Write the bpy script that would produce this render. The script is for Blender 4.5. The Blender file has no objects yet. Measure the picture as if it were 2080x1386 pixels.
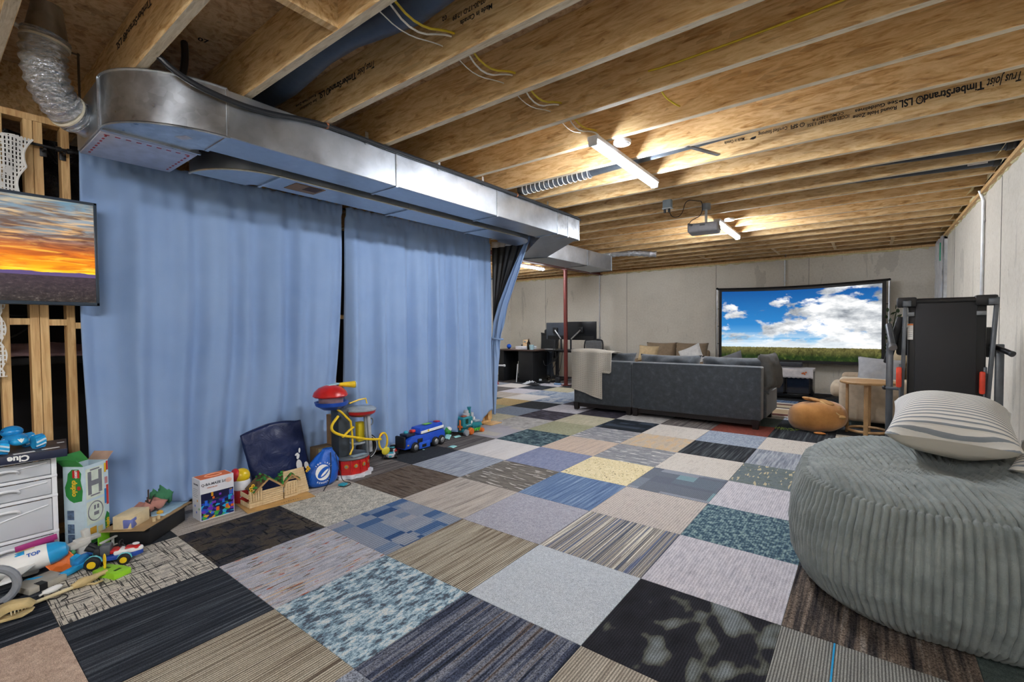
import bpy, bmesh, math, random
from mathutils import Vector, Matrix, noise as mnoise
random.seed(7)
SC = bpy.context.scene
COL = SC.collection
V = Vector
PI = math.pi

# ------------------------------------------------------------------ camera
cam_data = bpy.data.cameras.new('camera')
cam_data.sensor_width = 36.0
cam_data.lens = 16.307
cam_data.clip_start = 0.02
cam = bpy.data.objects.new('camera', cam_data)
COL.objects.link(cam)
_r = V((0.79377366, 0.60815804, -0.00819651)); _u = V((-0.01101001, 0.02784193, 0.9995517)); _f = V((-0.60811361, 0.79332757, -0.02879602))
cam.matrix_world = Matrix(((_r.x, _u.x, -_f.x, 1.4924), (_r.y, _u.y, -_f.y, -2.1915), (_r.z, _u.z, -_f.z, 1.2546), (0, 0, 0, 1)))
SC.camera = cam

# ------------------------------------------------------------------ world, view
w = bpy.data.worlds.new('world'); SC.world = w; w.use_nodes = True
w.node_tree.nodes['Background'].inputs[0].default_value = (.8, .85, 1, 1)
w.node_tree.nodes['Background'].inputs[1].default_value = .05
SC.view_settings.view_transform = 'Standard'
SC.view_settings.look = 'None'
SC.view_settings.exposure = 1.05
SC.view_settings.gamma = 1.0
SC.view_settings.use_curve_mapping = False
SC.cycles.use_denoising = True
SC.cycles.use_adaptive_sampling = True
SC.cycles.adaptive_threshold = .1
SC.cycles.adaptive_min_samples = 16
SC.cycles.max_bounces = 6
SC.cycles.diffuse_bounces = 4
SC.cycles.glossy_bounces = 3
SC.cycles.transmission_bounces = 4
SC.cycles.sample_clamp_indirect = 6.0
LAMP_POWER = 110.0        # emission strength of the LED tubes

# ------------------------------------------------------------------ helpers
def lin(c):
    return c/12.92 if c <= .04045 else ((c+.055)/1.055)**2.4
def H(s, a=1.0):
    s = s.lstrip('#')
    return tuple(lin(int(s[i:i+2], 16)/255) for i in (0, 2, 4)) + (a,)

class NT:
    def __init__(s, name):
        s.m = bpy.data.materials.new(name); s.m.use_nodes = True
        s.t = s.m.node_tree; s.n = s.t.nodes; s.l = s.t.links
        s.b = s.n['Principled BSDF']
    def node(s, typ, **kw):
        n = s.n.new(typ)
        for k, v in kw.items(): setattr(n, k, v)
        return n
    def set(s, node, **kw):
        for k, v in kw.items(): node.inputs[k].default_value = v
    def ln(s, a, b): s.l.new(a, b)
    def coord(s, kind='Object', scale=(1, 1, 1), rot=(0, 0, 0), loc=(0, 0, 0)):
        tc = s.node('ShaderNodeTexCoord'); mp = s.node('ShaderNodeMapping')
        mp.inputs['Scale'].default_value = scale; mp.inputs['Rotation'].default_value = rot; mp.inputs['Location'].default_value = loc
        s.ln(tc.outputs[kind], mp.inputs[0]); return mp.outputs[0]
    def noise(s, vec, scale=1, det=3, rough=.55, dist=0, rnd=False):
        n = s.node('ShaderNodeTexNoise')
        n.inputs['Scale'].default_value = scale; n.inputs['Detail'].default_value = det
        n.inputs['Roughness'].default_value = rough; n.inputs['Distortion'].default_value = dist
        if rnd:
            n.noise_dimensions = '4D'; oi = s.node('ShaderNodeObjectInfo'); mu = s.math('MULTIPLY', oi.outputs['Random'], 40)
            s.ln(mu, n.inputs['W'])
        s.ln(vec, n.inputs['Vector']); return n.outputs['Fac']
    def ramp(s, fac, stops, interp='LINEAR'):
        r = s.node('ShaderNodeValToRGB'); r.color_ramp.interpolation = interp
        e = r.color_ramp.elements
        while len(e) < len(stops): e.new(.5)
        for k, (p, c) in enumerate(sorted(stops, key=lambda q: q[0])):
            e[k].position = p; e[k].color = H(c) if isinstance(c, str) else (c if len(c) == 4 else tuple(c)+(1,))
        s.ln(fac, r.inputs[0]); return r.outputs[0]
    def mix(s, fac, a, b, mode='MIX'):
        m = s.node('ShaderNodeMix', data_type='RGBA', blend_type=mode)
        for sock, v in ((m.inputs[0], fac), (m.inputs[6], a), (m.inputs[7], b)):
            if hasattr(v, 'is_output'): s.ln(v, sock)
            else: sock.default_value = H(v) if isinstance(v, str) else v
        return m.outputs[2]
    def math(s, op, a, b=0.0, c=None):
        m = s.node('ShaderNodeMath', operation=op)
        for i, v in enumerate((a, b, c)):
            if v is None: continue
            if hasattr(v, 'is_output'): s.ln(v, m.inputs[i])
            else: m.inputs[i].default_value = v
        return m.outputs[0]
    def sep(s, vec):
        x = s.node('ShaderNodeSeparateXYZ'); s.ln(vec, x.inputs[0]); return x.outputs
    def bump(s, h, strength=.3, dist=.01):
        b = s.node('ShaderNodeBump'); b.inputs['Strength'].default_value = strength; b.inputs['Distance'].default_value = dist
        s.ln(h, b.inputs['Height']); s.ln(b.outputs[0], s.b.inputs['Normal'])
    def fin(s, col=None, rough=None, metal=None, **kw):
        if col is not None:
            if hasattr(col, 'is_output'): s.ln(col, s.b.inputs['Base Color'])
            else: s.b.inputs['Base Color'].default_value = H(col) if isinstance(col, str) else col
        if rough is not None:
            if hasattr(rough, 'is_output'): s.ln(rough, s.b.inputs['Roughness'])
            else: s.b.inputs['Roughness'].default_value = rough
        if metal is not None: s.b.inputs['Metallic'].default_value = metal
        for k, v in kw.items(): s.b.inputs[k.replace('_', ' ')].default_value = v
        return s.m

_M = {}
def mat(col, rough=.5, metal=0, var=.12, nscale=18, bump=0, bscale=120, key='', **kw):
    """plain procedural material: base colour with a little noise variation and fine relief"""
    k = (col, rough, metal, var, nscale, bump, bscale, key, tuple(kw.items()))
    if k in _M: return _M[k]
    n = NT('paint_%s' % col.strip('#'))
    v = n.coord()
    f = n.noise(v, nscale, 3)
    c = H(col)
    lo = tuple(x*(1-var) for x in c[:3]); hi = tuple(min(1, x*(1+var)) for x in c[:3])
    n.fin(n.ramp(f, [(.3, lo), (.7, hi)]), rough, metal, **kw)
    if bump: n.bump(n.noise(v, bscale, 2), bump, .004)
    _M[k] = n.m
    return n.m
def glow(col, strength, name='glow'):
    n = NT(name); n.fin(col, .4); n.b.inputs['Emission Color'].default_value = H(col); n.b.inputs['Emission Strength'].default_value = strength
    return n.m

def xf(loc=(0, 0, 0), rot=(0, 0, 0)):
    from mathutils import Euler
    return Matrix.Translation(V(loc)) @ Euler(rot).to_matrix().to_4x4()
def fr(o, right, up):
    r = V(right).normalized(); u = V(up).normalized(); n = r.cross(u)
    return Matrix(((r.x, u.x, n.x, o[0]), (r.y, u.y, n.y, o[1]), (r.z, u.z, n.z, o[2]), (0, 0, 0, 1)))

class B:
    """collects shapes into one mesh; o = origin subtracted from all the coordinates"""
    def __init__(s, o=(0, 0, 0)): s.bm = bmesh.new(); s.o = V(o)
    def box(s, c, d, rot=(0, 0, 0), bev=0, seg=2, M=None):
        m = (M or Matrix()) @ xf(c, rot) @ Matrix.Diagonal((d[0], d[1], d[2], 1))
        r = bmesh.ops.create_cube(s.bm, size=1, matrix=m)
        if bev:
            ed = list({e for v in r['verts'] for e in v.link_edges})
            bmesh.ops.bevel(s.bm, geom=ed, offset=bev, segments=seg, affect='EDGES', profile=.5)
        return s
    def cyl(s, a, b, r, r2=None, n=16, caps=True):
        a, b = V(a), V(b); d = b-a
        m = Matrix.Translation((a+b)/2) @ d.to_track_quat('Z', 'Y').to_matrix().to_4x4()
        bmesh.ops.create_cone(s.bm, cap_ends=caps, segments=n, radius1=r, radius2=r if r2 is None else r2, depth=d.length, matrix=m)
        return s
    def ball(s, c, r, n=16, rot=(0, 0, 0)):
        r = (r, r, r) if not hasattr(r, '__len__') else r
        bmesh.ops.create_uvsphere(s.bm, u_segments=n, v_segments=max(6, n*2//3), radius=1, matrix=xf(c, rot) @ Matrix.Diagonal((r[0], r[1], r[2], 1)))
        return s
    def grid(s, f, nu, nv, cu=False, cv=False):
        g = [[s.bm.verts.new(f(i/(nu if cu else nu-1), j/(nv if cv else nv-1))) for j in range(nv)] for i in range(nu)]
        for i in range(nu if cu else nu-1):
            for j in range(nv if cv else nv-1):
                a, b, c, d = g[i][j], g[(i+1) % nu][j], g[(i+1) % nu][(j+1) % nv], g[i][(j+1) % nv]
                try: s.bm.faces.new((a, b, c, d))
                except ValueError: pass
        return g
    def lathe(s, prof, n=24, M=None):
        M = M or Matrix()
        rings = []
        for r, z in prof:
            if r < 1e-6: rings.append([s.bm.verts.new(M @ V((0, 0, z)))])
            else: rings.append([s.bm.verts.new(M @ V((r*math.cos(2*PI*k/n), r*math.sin(2*PI*k/n), z))) for k in range(n)])
        for A, C in zip(rings, rings[1:]):
            for k in range(n):
                k2 = (k+1) % n
                if len(A) == 1 and len(C) == 1: continue
                if len(A) == 1: s.bm.faces.new((A[0], C[k2], C[k]))
                elif len(C) == 1: s.bm.faces.new((A[k], A[k2], C[0]))
                else: s.bm.faces.new((A[k], A[k2], C[k2], C[k]))
        return s
    def tube(s, pts, r, n=8, closed=False, smooth=0):
        P = [V(p) for p in pts]
        for _ in range(smooth):
            Q = [] if closed else [P[0]]
            rng = range(len(P)) if closed else range(len(P)-1)
            for k in rng:
                a, b = P[k], P[(k+1) % len(P)]
                Q += [a*.75+b*.25, a*.25+b*.75]
            if not closed: Q.append(P[-1])
            P = Q
        N = len(P); R = r if hasattr(r, '__len__') else [r]*N
        if len(R) != N: R = [R[min(len(R)-1, int(k/(N-1)*(len(R)-1)+.5))] for k in range(N)]
        t0 = ((P[1]-P[0]) if not closed else (P[1]-P[-1])).normalized()
        up = V((0, 0, 1)) if abs(t0.z) < .9 else V((1, 0, 0))
        nx = t0.cross(up).normalized(); rings = []
        for k in range(N):
            if closed: t = (P[(k+1) % N]-P[k-1]).normalized()
            else: t = (P[min(N-1, k+1)]-P[max(0, k-1)]).normalized()
            nx = (nx-t*nx.dot(t)).normalized(); ny = t.cross(nx)
            rings.append([s.bm.verts.new(P[k]+(nx*math.cos(2*PI*q/n)+ny*math.sin(2*PI*q/n))*R[k]) for q in range(n)])
        for k in range(N if closed else N-1):
            A, C = rings[k], rings[(k+1) % N]
            for q in range(n): s.bm.faces.new((A[q], A[(q+1) % n], C[(q+1) % n], C[q]))
        if not closed:
            s.bm.faces.new(rings[0][::-1]); s.bm.faces.new(rings[-1])
        return s
    def prism(s, poly, h, M=None, bev=0):
        M = M or Matrix(); n = len(poly)
        a = [s.bm.verts.new(M @ V((p[0], p[1], 0))) for p in poly]; b = [s.bm.verts.new(M @ V((p[0], p[1], h))) for p in poly]
        fs = [s.bm.faces.new(a[::-1]), s.bm.faces.new(b)]
        for k in range(n): fs.append(s.bm.faces.new((a[k], a[(k+1) % n], b[(k+1) % n], b[k])))
        if bev: bmesh.ops.bevel(s.bm, geom=list({e for f in fs for e in f.edges}), offset=bev, segments=2, affect='EDGES', profile=.5)
        return s
    def quad(s, *vs):
        s.bm.faces.new([s.bm.verts.new(v) for v in vs]); return s
    def cushion(s, d, M=None, n=16, p=2.6, e=.45, wob=0, seed=0, crease=0):
        """soft pillow with corners: d = full size x, y, thickness"""
        M = M or Matrix()
        def f(sign):
            def g(u, v):
                x, y = 2*u-1, 2*v-1
                t = max(0, (1-abs(x)**p)*(1-abs(y)**p))**e
                k = 1-.06*(1-abs(x)**4)*0
                pull = 1-.07*(1-abs(y)**2)*abs(x)**2; pull2 = 1-.07*(1-abs(x)**2)*abs(y)**2
                z = sign*t*d[2]/2
                if wob: z += wob*t*mnoise.noise(V((x*2.2+seed, y*2.2, sign+seed)))
                return M @ V((x*d[0]/2*pull, y*d[1]/2*pull2, z))
            return g
        s.grid(f(1), n, n); s.grid(f(-1), n, n)
        bmesh.ops.remove_doubles(s.bm, verts=s.bm.verts, dist=1e-5)
        return s
    def out(s, name, m, par=None, loc=None, rot=(0, 0, 0), smooth=35, solid=0, label=None, cat=None, group=None, kind=None):
        if s.o.length: bmesh.ops.translate(s.bm, verts=s.bm.verts, vec=-s.o)
        bmesh.ops.recalc_face_normals(s.bm, faces=s.bm.faces)
        me = bpy.data.meshes.new(name); s.bm.to_mesh(me); s.bm.free()
        if m: me.materials.append(m)
        if smooth:
            me.polygons.foreach_set('use_smooth', [True]*len(me.polygons)); me.set_sharp_from_angle(angle=math.radians(smooth))
        o = bpy.data.objects.new(name, me); COL.objects.link(o)
        o.location = s.o if (loc is None and par is None) else (loc or (0, 0, 0)); o.rotation_euler = rot
        if par: o.parent = par
        if solid:
            md = o.modifiers.new('cloth_thickness', 'SOLIDIFY'); md.thickness = solid; md.offset = 0
        tag(o, label, cat, group, kind)
        return o
def tag(o, label=None, cat=None, group=None, kind=None):
    for k, v in (('label', label), ('category', cat), ('group', group), ('kind', kind)):
        if v: o[k] = v
    return o
def thing(name, label, cat, loc=(0, 0, 0), rz=0, group=None, rot=None):
    o = bpy.data.objects.new(name, None); COL.objects.link(o); o.empty_display_size = .1
    o.location = loc; o.rotation_euler = rot or (0, 0, rz)
    return tag(o, label, cat, group)
def text(s, size, m, M, par, name='lettering', bold=0.0, ext=.0006, shear=0, sx=1.0, label=None, fit=None):
    cu = bpy.data.curves.new('t', 'FONT'); cu.body = s; cu.size = size; cu.extrude = ext; cu.offset = bold; cu.shear = shear
    cu.align_x = 'CENTER'; cu.align_y = 'CENTER'; cu.resolution_u = 3
    t = bpy.data.objects.new('t', cu); COL.objects.link(t)
    dg = bpy.context.evaluated_depsgraph_get()
    me = bpy.data.meshes.new_from_object(t.evaluated_get(dg))
    bpy.data.objects.remove(t); bpy.data.curves.remove(cu)
    me.materials.clear(); me.materials.append(m); me.name = name
    if fit:
        xs = [v.co.x for v in me.vertices]; sx = fit/max(1e-6, max(xs)-min(xs))
    me.transform(M @ Matrix.Diagonal((sx, 1, 1, 1)))
    o = bpy.data.objects.new(name, me); COL.objects.link(o); o.parent = par
    if label: o['label'] = label
    return o
def flat(poly, m, M, par, name, h=.001):
    """thin printed or applied patch on a surface"""
    return B().prism(poly, h, M).out(name, m, par)
def disc(r, n=20, c=(0, 0), ry=None):
    return [(c[0]+r*math.cos(2*PI*k/n), c[1]+(ry or r)*math.sin(2*PI*k/n)) for k in range(n)]
def rect(x0, y0, x1, y1): return [(x0, y0), (x1, y0), (x1, y1), (x0, y1)]
# ------------------------------------------------------------------ structure materials
def osb_mat(name, dark, mid, light, scale, strand=(5, 30, 30)):
    n = NT(name)
    a = n.noise(n.coord(scale=strand), scale, 5, .62, 1.6, rnd=True)
    vo = n.node('ShaderNodeTexVoronoi'); vo.inputs['Scale'].default_value = 1.0
    n.ln(n.coord(scale=(strand[0]*1.7, strand[1]*1.5, strand[2]*1.5), rot=(.1, .14, .12)), vo.inputs['Vector'])
    b = n.noise(n.coord(scale=(7, 7, 7)), .5, 3, .5, rnd=True)
    c = n.ramp(a, [(.30, dark), (.42, mid), (.60, light), (.75, mid)])
    hs = n.sep(vo.outputs['Color'])
    c = n.mix(n.math('MULTIPLY', hs[0], .45), c, light)
    c = n.mix(n.math('MULTIPLY', n.math('GREATER_THAN', hs[1], .88), .32), c, dark)
    c = n.mix(.28, c, n.ramp(b, [(.3, mid), (.7, light)]), 'MULTIPLY')
    c = n.mix(.0, c, light)
    n.fin(c, .7); n.bump(a, .35, .004)
    return n.m
M_osb = osb_mat('joist_strand_lumber', '#8a6232', '#c8a066', '#ecd3a4', 1.0)
M_sub = osb_mat('subfloor_strand_board', '#6b4d33', '#b8946c', '#dfc6a2', 1.0, (16, 16, 16))
def wood_mat(name, a, b, scale=(3, 30, 3), rough=.55):
    n = NT(name); f = n.noise(n.coord(scale=scale), 1.3, 4, .6, 1.2, rnd=True)
    n.fin(n.ramp(f, [(.3, a), (.7, b)]), rough); n.bump(f, .15, .003); return n.m
M_stud = wood_mat('pine_stud', '#b98a52', '#e8c48a', (40, 40, 2.5))
def concrete_mat(name, a, b, seed=0):
    n = NT(name); v = n.coord(loc=(seed, seed, 0))
    big = n.noise(v, .9, 4, .6); fine = n.noise(v, 30, 4, .7)
    st = n.noise(n.coord(scale=(1.6, 1.6, .35), loc=(seed, 0, 0)), 1.5, 5, .65, .4)
    c = n.ramp(big, [(.3, a), (.7, b)])
    c = n.mix(.35, c, n.ramp(fine, [(.3, '#8f8b84'), (.6, '#cfcac0')]), 'OVERLAY')
    spots = n.math('MULTIPLY', n.math('GREATER_THAN', n.noise(v, 9, 4, .7), .68), .45)
    c = n.mix(spots, c, '#77736b')
    c = n.mix(n.math('MULTIPLY', n.math('GREATER_THAN', st, .62), .25), c, '#8d8981')
    n.fin(c, .85); n.bump(n.noise(v, 14, 5, .7), .25, .006); return n.m
M_conc = concrete_mat('poured_concrete_wall', '#cfcac0', '#e2ddd2')
M_slab = concrete_mat('concrete_slab', '#77746e', '#92908a', 5)
M_foam = mat('#d9cfa2', .85, bump=.8, bscale=30, var=.15)
M_galv = None
def galv_mat(name, c1, c2, rough):
    n = NT(name); v = n.coord()
    vo = n.node('ShaderNodeTexVoronoi'); vo.inputs['Scale'].default_value = 26; n.ln(v, vo.inputs['Vector'])
    f = n.sep(vo.outputs['Color'])[0]
    g = n.noise(v, 5, 4, .6)
    n.fin(n.ramp(n.math('MULTIPLY_ADD', f, .12, n.math('MULTIPLY', g, .88)), [(.25, c1), (.75, c2)]), n.ramp(g, [(.3, (rough, rough, rough)), (.8, (rough+.16,)*3)]), .95)
    n.bump(n.noise(v, 2, 1), .02, .01); return n.m
M_galv = galv_mat('galvanised_sheet', '#a4aab1', '#bdc3ca', .30)
M_galv2 = galv_mat('worn_galvanised_sheet', '#8e9296', '#d3d8dd', .26)
M_black = mat('#141416', .45)
M_steel = mat('#c9ccd0', .3, .9, var=.08)

# ------------------------------------------------------------------ room shell
XL, XR, YF, YB = -6.35, 2.388, -5.0, 8.0
HJ, HS = 2.55, 2.84          # joist underside, subfloor underside
wb = B().box(((XL+XR)/2, YB+.1, 1.26), (XR-XL+.4, .2, 2.52)).out('wall_back', M_conc, smooth=0, kind='structure')
wr = B().box((XR+.1, (YF+YB)/2, 1.26), (.2, YB-YF, 2.52)).out('wall_right', M_conc, smooth=0, kind='structure')
wl = B().box((XL-.1, (YF+YB)/2, 1.26), (.2, YB-YF, 2.52)).out('wall_left', M_conc, smooth=0, kind='structure')
wf = B().box(((XL+XR)/2, YF-.1, 1.26), (XR-XL+.4, .2, 2.52)).out('wall_front', M_conc, smooth=0, kind='structure')
for w_, lab in ((wb, 'grey poured concrete wall behind the projector screen'), (wr, 'grey poured concrete wall beside the treadmill'), (wl, 'concrete side wall beyond the desks'), (wf, 'concrete end wall')): w_['label'] = lab
M_seam = mat('#8f8b83', .9)
for x in (-5.2, -2.95, -1.0, .62):
    B().box((x, YB-.001, 1.26), (.008, .005, 2.5)).out('form_seam', M_seam, wb, smooth=0)
for y in (3.5, 6.2):
    B().box((XR-.001, y, 1.26), (.005, .008, 2.5)).out('form_seam', M_seam, wr, smooth=0)
floor = B().box(((XL+XR)/2, (YF+YB)/2, -.056), (XR-XL, YB-YF, .1)).out('floor', M_slab, smooth=0, kind='structure', label='concrete slab laid with a patchwork of carpet tiles')
ceil = B().box(((XL+XR)/2, (YF+YB)/2, HS+.012), (XR-XL+.4, YB-YF+.4, .024)).out('ceiling', M_sub, smooth=0, kind='structure', label='open joist ceiling with strand board subfloor')
# joists: far lower edges at 0.452 m spacing
jb = B().box((0, 0, 0), (8.75, .046, HS-HJ), bev=.003, seg=1); j0 = jb.out('joist', M_osb, ceil, (-1.98, 0, (HS+HJ)/2))
joists = {}
M_edge = osb_mat('joist_sawn_edge', '#a8977c', '#cfc0a4', '#e6dbc6', 1.0, (6, 60, 60))
j0.data.materials.append(M_edge)
for p_ in j0.data.polygons:
    if p_.normal.z < -.9: p_.material_index = 1
for k in range(-11, 17):
    o = j0 if k == -11 else j0.copy()
    if k != -11: COL.objects.link(o)
    o.location = (-1.98, .38+.452*k-.023, (HS+HJ)/2); joists[k] = o
def jy(k): return .38+.452*k-.046      # near face of joist k
# rim boards and blocking
B().box((XR+.06, (YF+YB)/2, (HS+HJ)/2), (.03, YB-YF, HS-HJ)).out('rim_board', M_osb, ceil, smooth=0)
B().box(((XL+XR)/2, YB+.04, (HS+HJ)/2), (XR-XL, .03, HS-HJ)).out('rim_board', M_osb, ceil, smooth=0)
B().box(((XL+XR)/2, YB+.02, HJ-.016), (XR-XL, .16, .034)).out('sill_plate', M_stud, ceil, smooth=0)
B().box((XR+.04, (YF+YB)/2, HJ-.016), (.16, YB-YF, .034)).out('sill_plate', M_stud, ceil, smooth=0)
blk = B().box((0, 0, 0), (.04, .404, HS-HJ-.004)).out('blocking', M_osb, ceil, (-.355, jy(-3)-.203, (HS+HJ)/2), smooth=0)
for x, k in ((1.78, 15), (1.78, 16), (1.04, 15), (1.04, 16), (.2, 15), (.2, 16), (-1.0, 16), (-1.0, 15), (-4.6, 16), (-5.5, 16)):
    o = blk.copy(); COL.objects.link(o); o.location = (x, jy(k)-.203, (HS+HJ)/2)
for k in range(-5, 6):      # boards closing the bays above the stud wall
    B().box((-2.53, jy(k)+.248, (HS+HJ)/2), (.03, .404, HS-HJ-.004)).out('blocking', M_osb, ceil, smooth=0)
# spray foam in the bay ends and along the sills
for k in range(-4, 17):
    b = B(); rr = random.Random(k)
    def f(u, v, k=k, rr=rr):
        y = jy(k)-.406+.404*u; t = mnoise.noise(V((u*4, v*4, k*3.1)))*.03
        return V((XR+.045-(.10+.05*math.sin(k*2.3))*(1-v)**1.5-.02+t*(1 if 0 < v < 1 else 0), y, HJ+.0+v*(HS-HJ)))
    b.grid(f, 9, 8); b.out('spray_foam', M_foam, ceil)
b = B()
b.tube([(XL+.1+i*.12, YB-.005+.01*math.sin(i*1.7), HJ-.03+.012*math.sin(i*2.9)) for i in range(72)], [.018+.012*abs(math.sin(i*1.3)) for i in range(72)], 8)
b.out('spray_foam', M_foam, ceil)
b = B()
b.tube([(XR-.002+.008*math.sin(i*1.7), 1.0+i*.1, HJ-.022+.008*math.sin(i*2.1)) for i in range(70)], [.012+.008*abs(math.sin(i*1.3)) for i in range(70)], 8)
b.out('spray_foam', M_foam, ceil)
# printed marks on the lumber (upside down, as the boards were set)
M_ink = mat('#1b1a1c', .8, key='ink')
def jtext(k, xa, xb, z, s, size, bold=0, shear=0):
    # near face of joist k; the joist object's origin is its centre; the words span xb..xa
    L = V(((xa+xb)/2, jy(k)-.0006, z)) - V(joists[k].location)
    text(s, size, M_ink, fr(L, (-1, 0, 0), (0, 0, -1)), joists[k], 'printed_lettering', bold, .0003, shear, fit=abs(xa-xb))
jtext(-2, -.69, -.85, 2.728, 'Trus Joist', .055, .0008, .35)
jtext(-2, -.87, -1.27, 2.724, 'TimberStrand\u00ae LSL', .055, .0014)
jtext(-2, -1.30, -1.55, 2.742, 'Round Hole Zone', .026, .0004); jtext(-2, -1.29, -1.50, 2.708, 'See Guidelines', .026, .0004)
jtext(-2, .155, -.04, 2.686, 'Made in Canada', .034, .0004); jtext(-2, .115, -.09, 2.728, '07-30-17-D 17:89', .032, .0004); jtext(-2, -.13, -.16, 2.752, '02', .03, .0004)
jtext(3, 2.175, 2.035, 2.661, 'Trus Joist', .075, .001, .35)
jtext(3, 2.02, 1.635, 2.657, 'TimberStrand\u00ae LSL', .066, .0018)
jtext(3, 1.625, 1.40, 2.640, 'Round Hole Zone', .034, .0007); jtext(3, 1.63, 1.41, 2.676, 'See Guidelines', .032, .0006)
jtext(3, 1.38, 1.14, 2.656, 'ICCES ESR-1387 1.55E', .032, .0004); jtext(3, 1.35, 1.17, 2.684, 'CCMC 12627-R', .026, .0004)
jtext(3, 1.125, 1.04, 2.671, '\u00ae SFI', .04, .001); jtext(3, 1.02, .835, 2.673, 'Certified Sourcing', .036, .0003); jtext(3, .74, .60, 2.666, 'Made in Canada', .034, .0003)
jtext(-4, -1.1, -1.68, 2.755, 'TimberStrand\u00ae LSL', .055, .001)
flat([(0, 0), (.03, .004), (.045, .015), (.02, .022), (.004, .016)], M_ink, fr(V((.82, jy(3)-.0008, 2.665))-V(joists[3].location), (-1, 0, 0), (0, 0, -1)), joists[3], 'printed_mark', .0004)
flat([(0, 0), (.045, .004), (.06, .02), (.03, .03), (.005, .02)], M_ink, fr(V((.235, jy(-2)-.0008, 2.735))-V(joists[-2].location), (-1, 0, 0), (0, 0, -1)), joists[-2], 'printed_mark', .0004)
text('07', .05, M_ink, fr(V((-1.41, -1.16, HS-.0006))-V((0, 0, 0)), (0.25, 1, 0), (1, -.25, 0)), ceil, 'printed_lettering', .001, .0003)

# ------------------------------------------------------------------ window in the right wall (wrapped in plastic)
win = B()
for c, d in (((XR-.012, 7.78, 2.06), (.05, .05, .92)), ((XR-.012, 6.92, 2.06), (.05, .05, .92)), ((XR-.012, 7.35, 2.5), (.05, .91, .05)), ((XR-.012, 7.35, 1.61), (.05, .91, .05))): win.box(c, d, bev=.004)
win = win.out('window_1', mat('#d9dcdf', .4), kind='structure', label='basement window wrapped in clear plastic sheet')
n = NT('clear_plastic_sheet'); n.fin('#dfe4ee', .22, 0, Transmission_Weight=.35); n.bump(n.noise(n.coord(scale=(6, 6, 2)), 2.5, 4, .6, 1), .6, .03); M_film = n.m

b = B(); b.grid(lambda u, v: V((XR-.05-.02*mnoise.noise(V((u*9, v*5, 1))), 6.86+1.0*u+.02*math.sin(v*9), 1.45+1.09*v)), 24, 24); b.out('plastic_sheet', M_film, win)
B().box((XR-.075, 6.93, 2.3), (.012, .05, .26), bev=.003).out('green_tape', mat('#1f9a76', .4), win)
B().box((XR+.02, 7.35, 2.06), (.01, .84, .86)).out('pane', mat('#7d8c99', .1), win)

# ------------------------------------------------------------------ stud partition
part = thing('wall_partition', 'open pine stud partition behind the blue curtains', 'wall'); del part['category']; part['kind'] = 'structure'
st = B().box((0, 0, 0), (.089, .040, 2.47), bev=.002, seg=1).out('stud', M_stud, part, (-2.515, -1.845, 1.277))
for y in (-1.722, -1.68, -1.562, -2.25, -2.66, -3.07, -3.5, -4.0, -4.5, -1.15, -.75, -.35, .235, .65, 1.05, 1.45, 1.85, 2.36, 2.47, 2.51):
    o = st.copy(); COL.objects.link(o); o.location = (-2.515, y, 1.277)
B().box((-2.515, -1.25, 2.531), (.089, 7.5, .038)).out('top_plate', M_stud, part, smooth=0)
B().box((-2.515, -1.25, .019), (.089, 7.5, .038)).out('bottom_plate', M_stud, part, smooth=0)
for y0, y1, z in ((-1.825, -1.742, 1.315), (-1.66, -1.582, 1.31), (-1.542, -1.17, 1.29), (-2.23, -1.865, 1.29), (-.33, .215, 1.35), (.255, .63, 1.37)):
    B().box((-2.515, (y0+y1)/2, z), (.085, y1-y0, .038)).out('noggin', M_stud, part, smooth=0)
# ------------------------------------------------------------------ steel beam and column
beam = B().box((-3.6, 5.2, HJ-.055), (.13, 5.5, .012)).box((-3.6, 5.2, HJ-.02), (.012, 5.5, .06)).box((-3.6, 5.2, HJ+.004), (.13, 5.5, .006)).out('trim_1', mat('#5f2019', .5), kind='structure', label='red painted steel beam under the joists', smooth=0)
colm = thing('steel_column', 'red painted steel support column beside the draped sofa', 'column', (-3.66, 6.43, 0))
M_red = mat('#5f2019', .5)
B().cyl((0, 0, .012), (0, 0, 2.48), .042, n=20).out('post', M_red, colm)
B().box((0, 0, .006), (.16, .16, .012), bev=.003).out('base_plate', M_red, colm)
B().box((0, 0, 2.486), (.14, .14, .01), bev=.002).out('cap_plate', M_red, colm)

# ------------------------------------------------------------------ carpet tiles
def carpet(name, stops, sx=30, sy=30, det=3, rough=.55, dist=0, interp='LINEAR', rib=0, ribf=70, ribaxis=0, speck=.35, over=(), sp=260):
    n = NT('carpet_'+name)
    f = n.noise(n.coord(scale=(sx, sy, 1)), 1, det, rough, dist, rnd=True)
    c = n.ramp(f, stops, interp)
    for col, ox, oy, th, d2 in over:
        g = n.noise(n.coord(scale=(ox, oy, 1), loc=(3.7+ox*.13, 1.3+th*9, 0)), 1, d2, .5, 0, rnd=True)
        k = n.math('GREATER_THAN', g, th)
        c = n.mix(k, c, col)
    if rib:
        x = n.sep(n.coord())[ribaxis]
        wv = n.math('MULTIPLY_ADD', n.math('SINE', n.math('MULTIPLY', x, ribf*2*PI)), .5, .5)
        c = n.mix(n.math('MULTIPLY', wv, rib), c, '#3a3836', 'MULTIPLY')
    s = n.noise(n.coord(), sp, 2, .6)
    c = n.mix(speck, c, n.ramp(s, [(.34, (.12, .12, .12)), (.62, (.98, .98, .98))]), 'OVERLAY')
    n.fin(c, .95, 0, Specular_IOR_Level=.1); n.bump(s, .5, .004)
    return n.m
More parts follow.
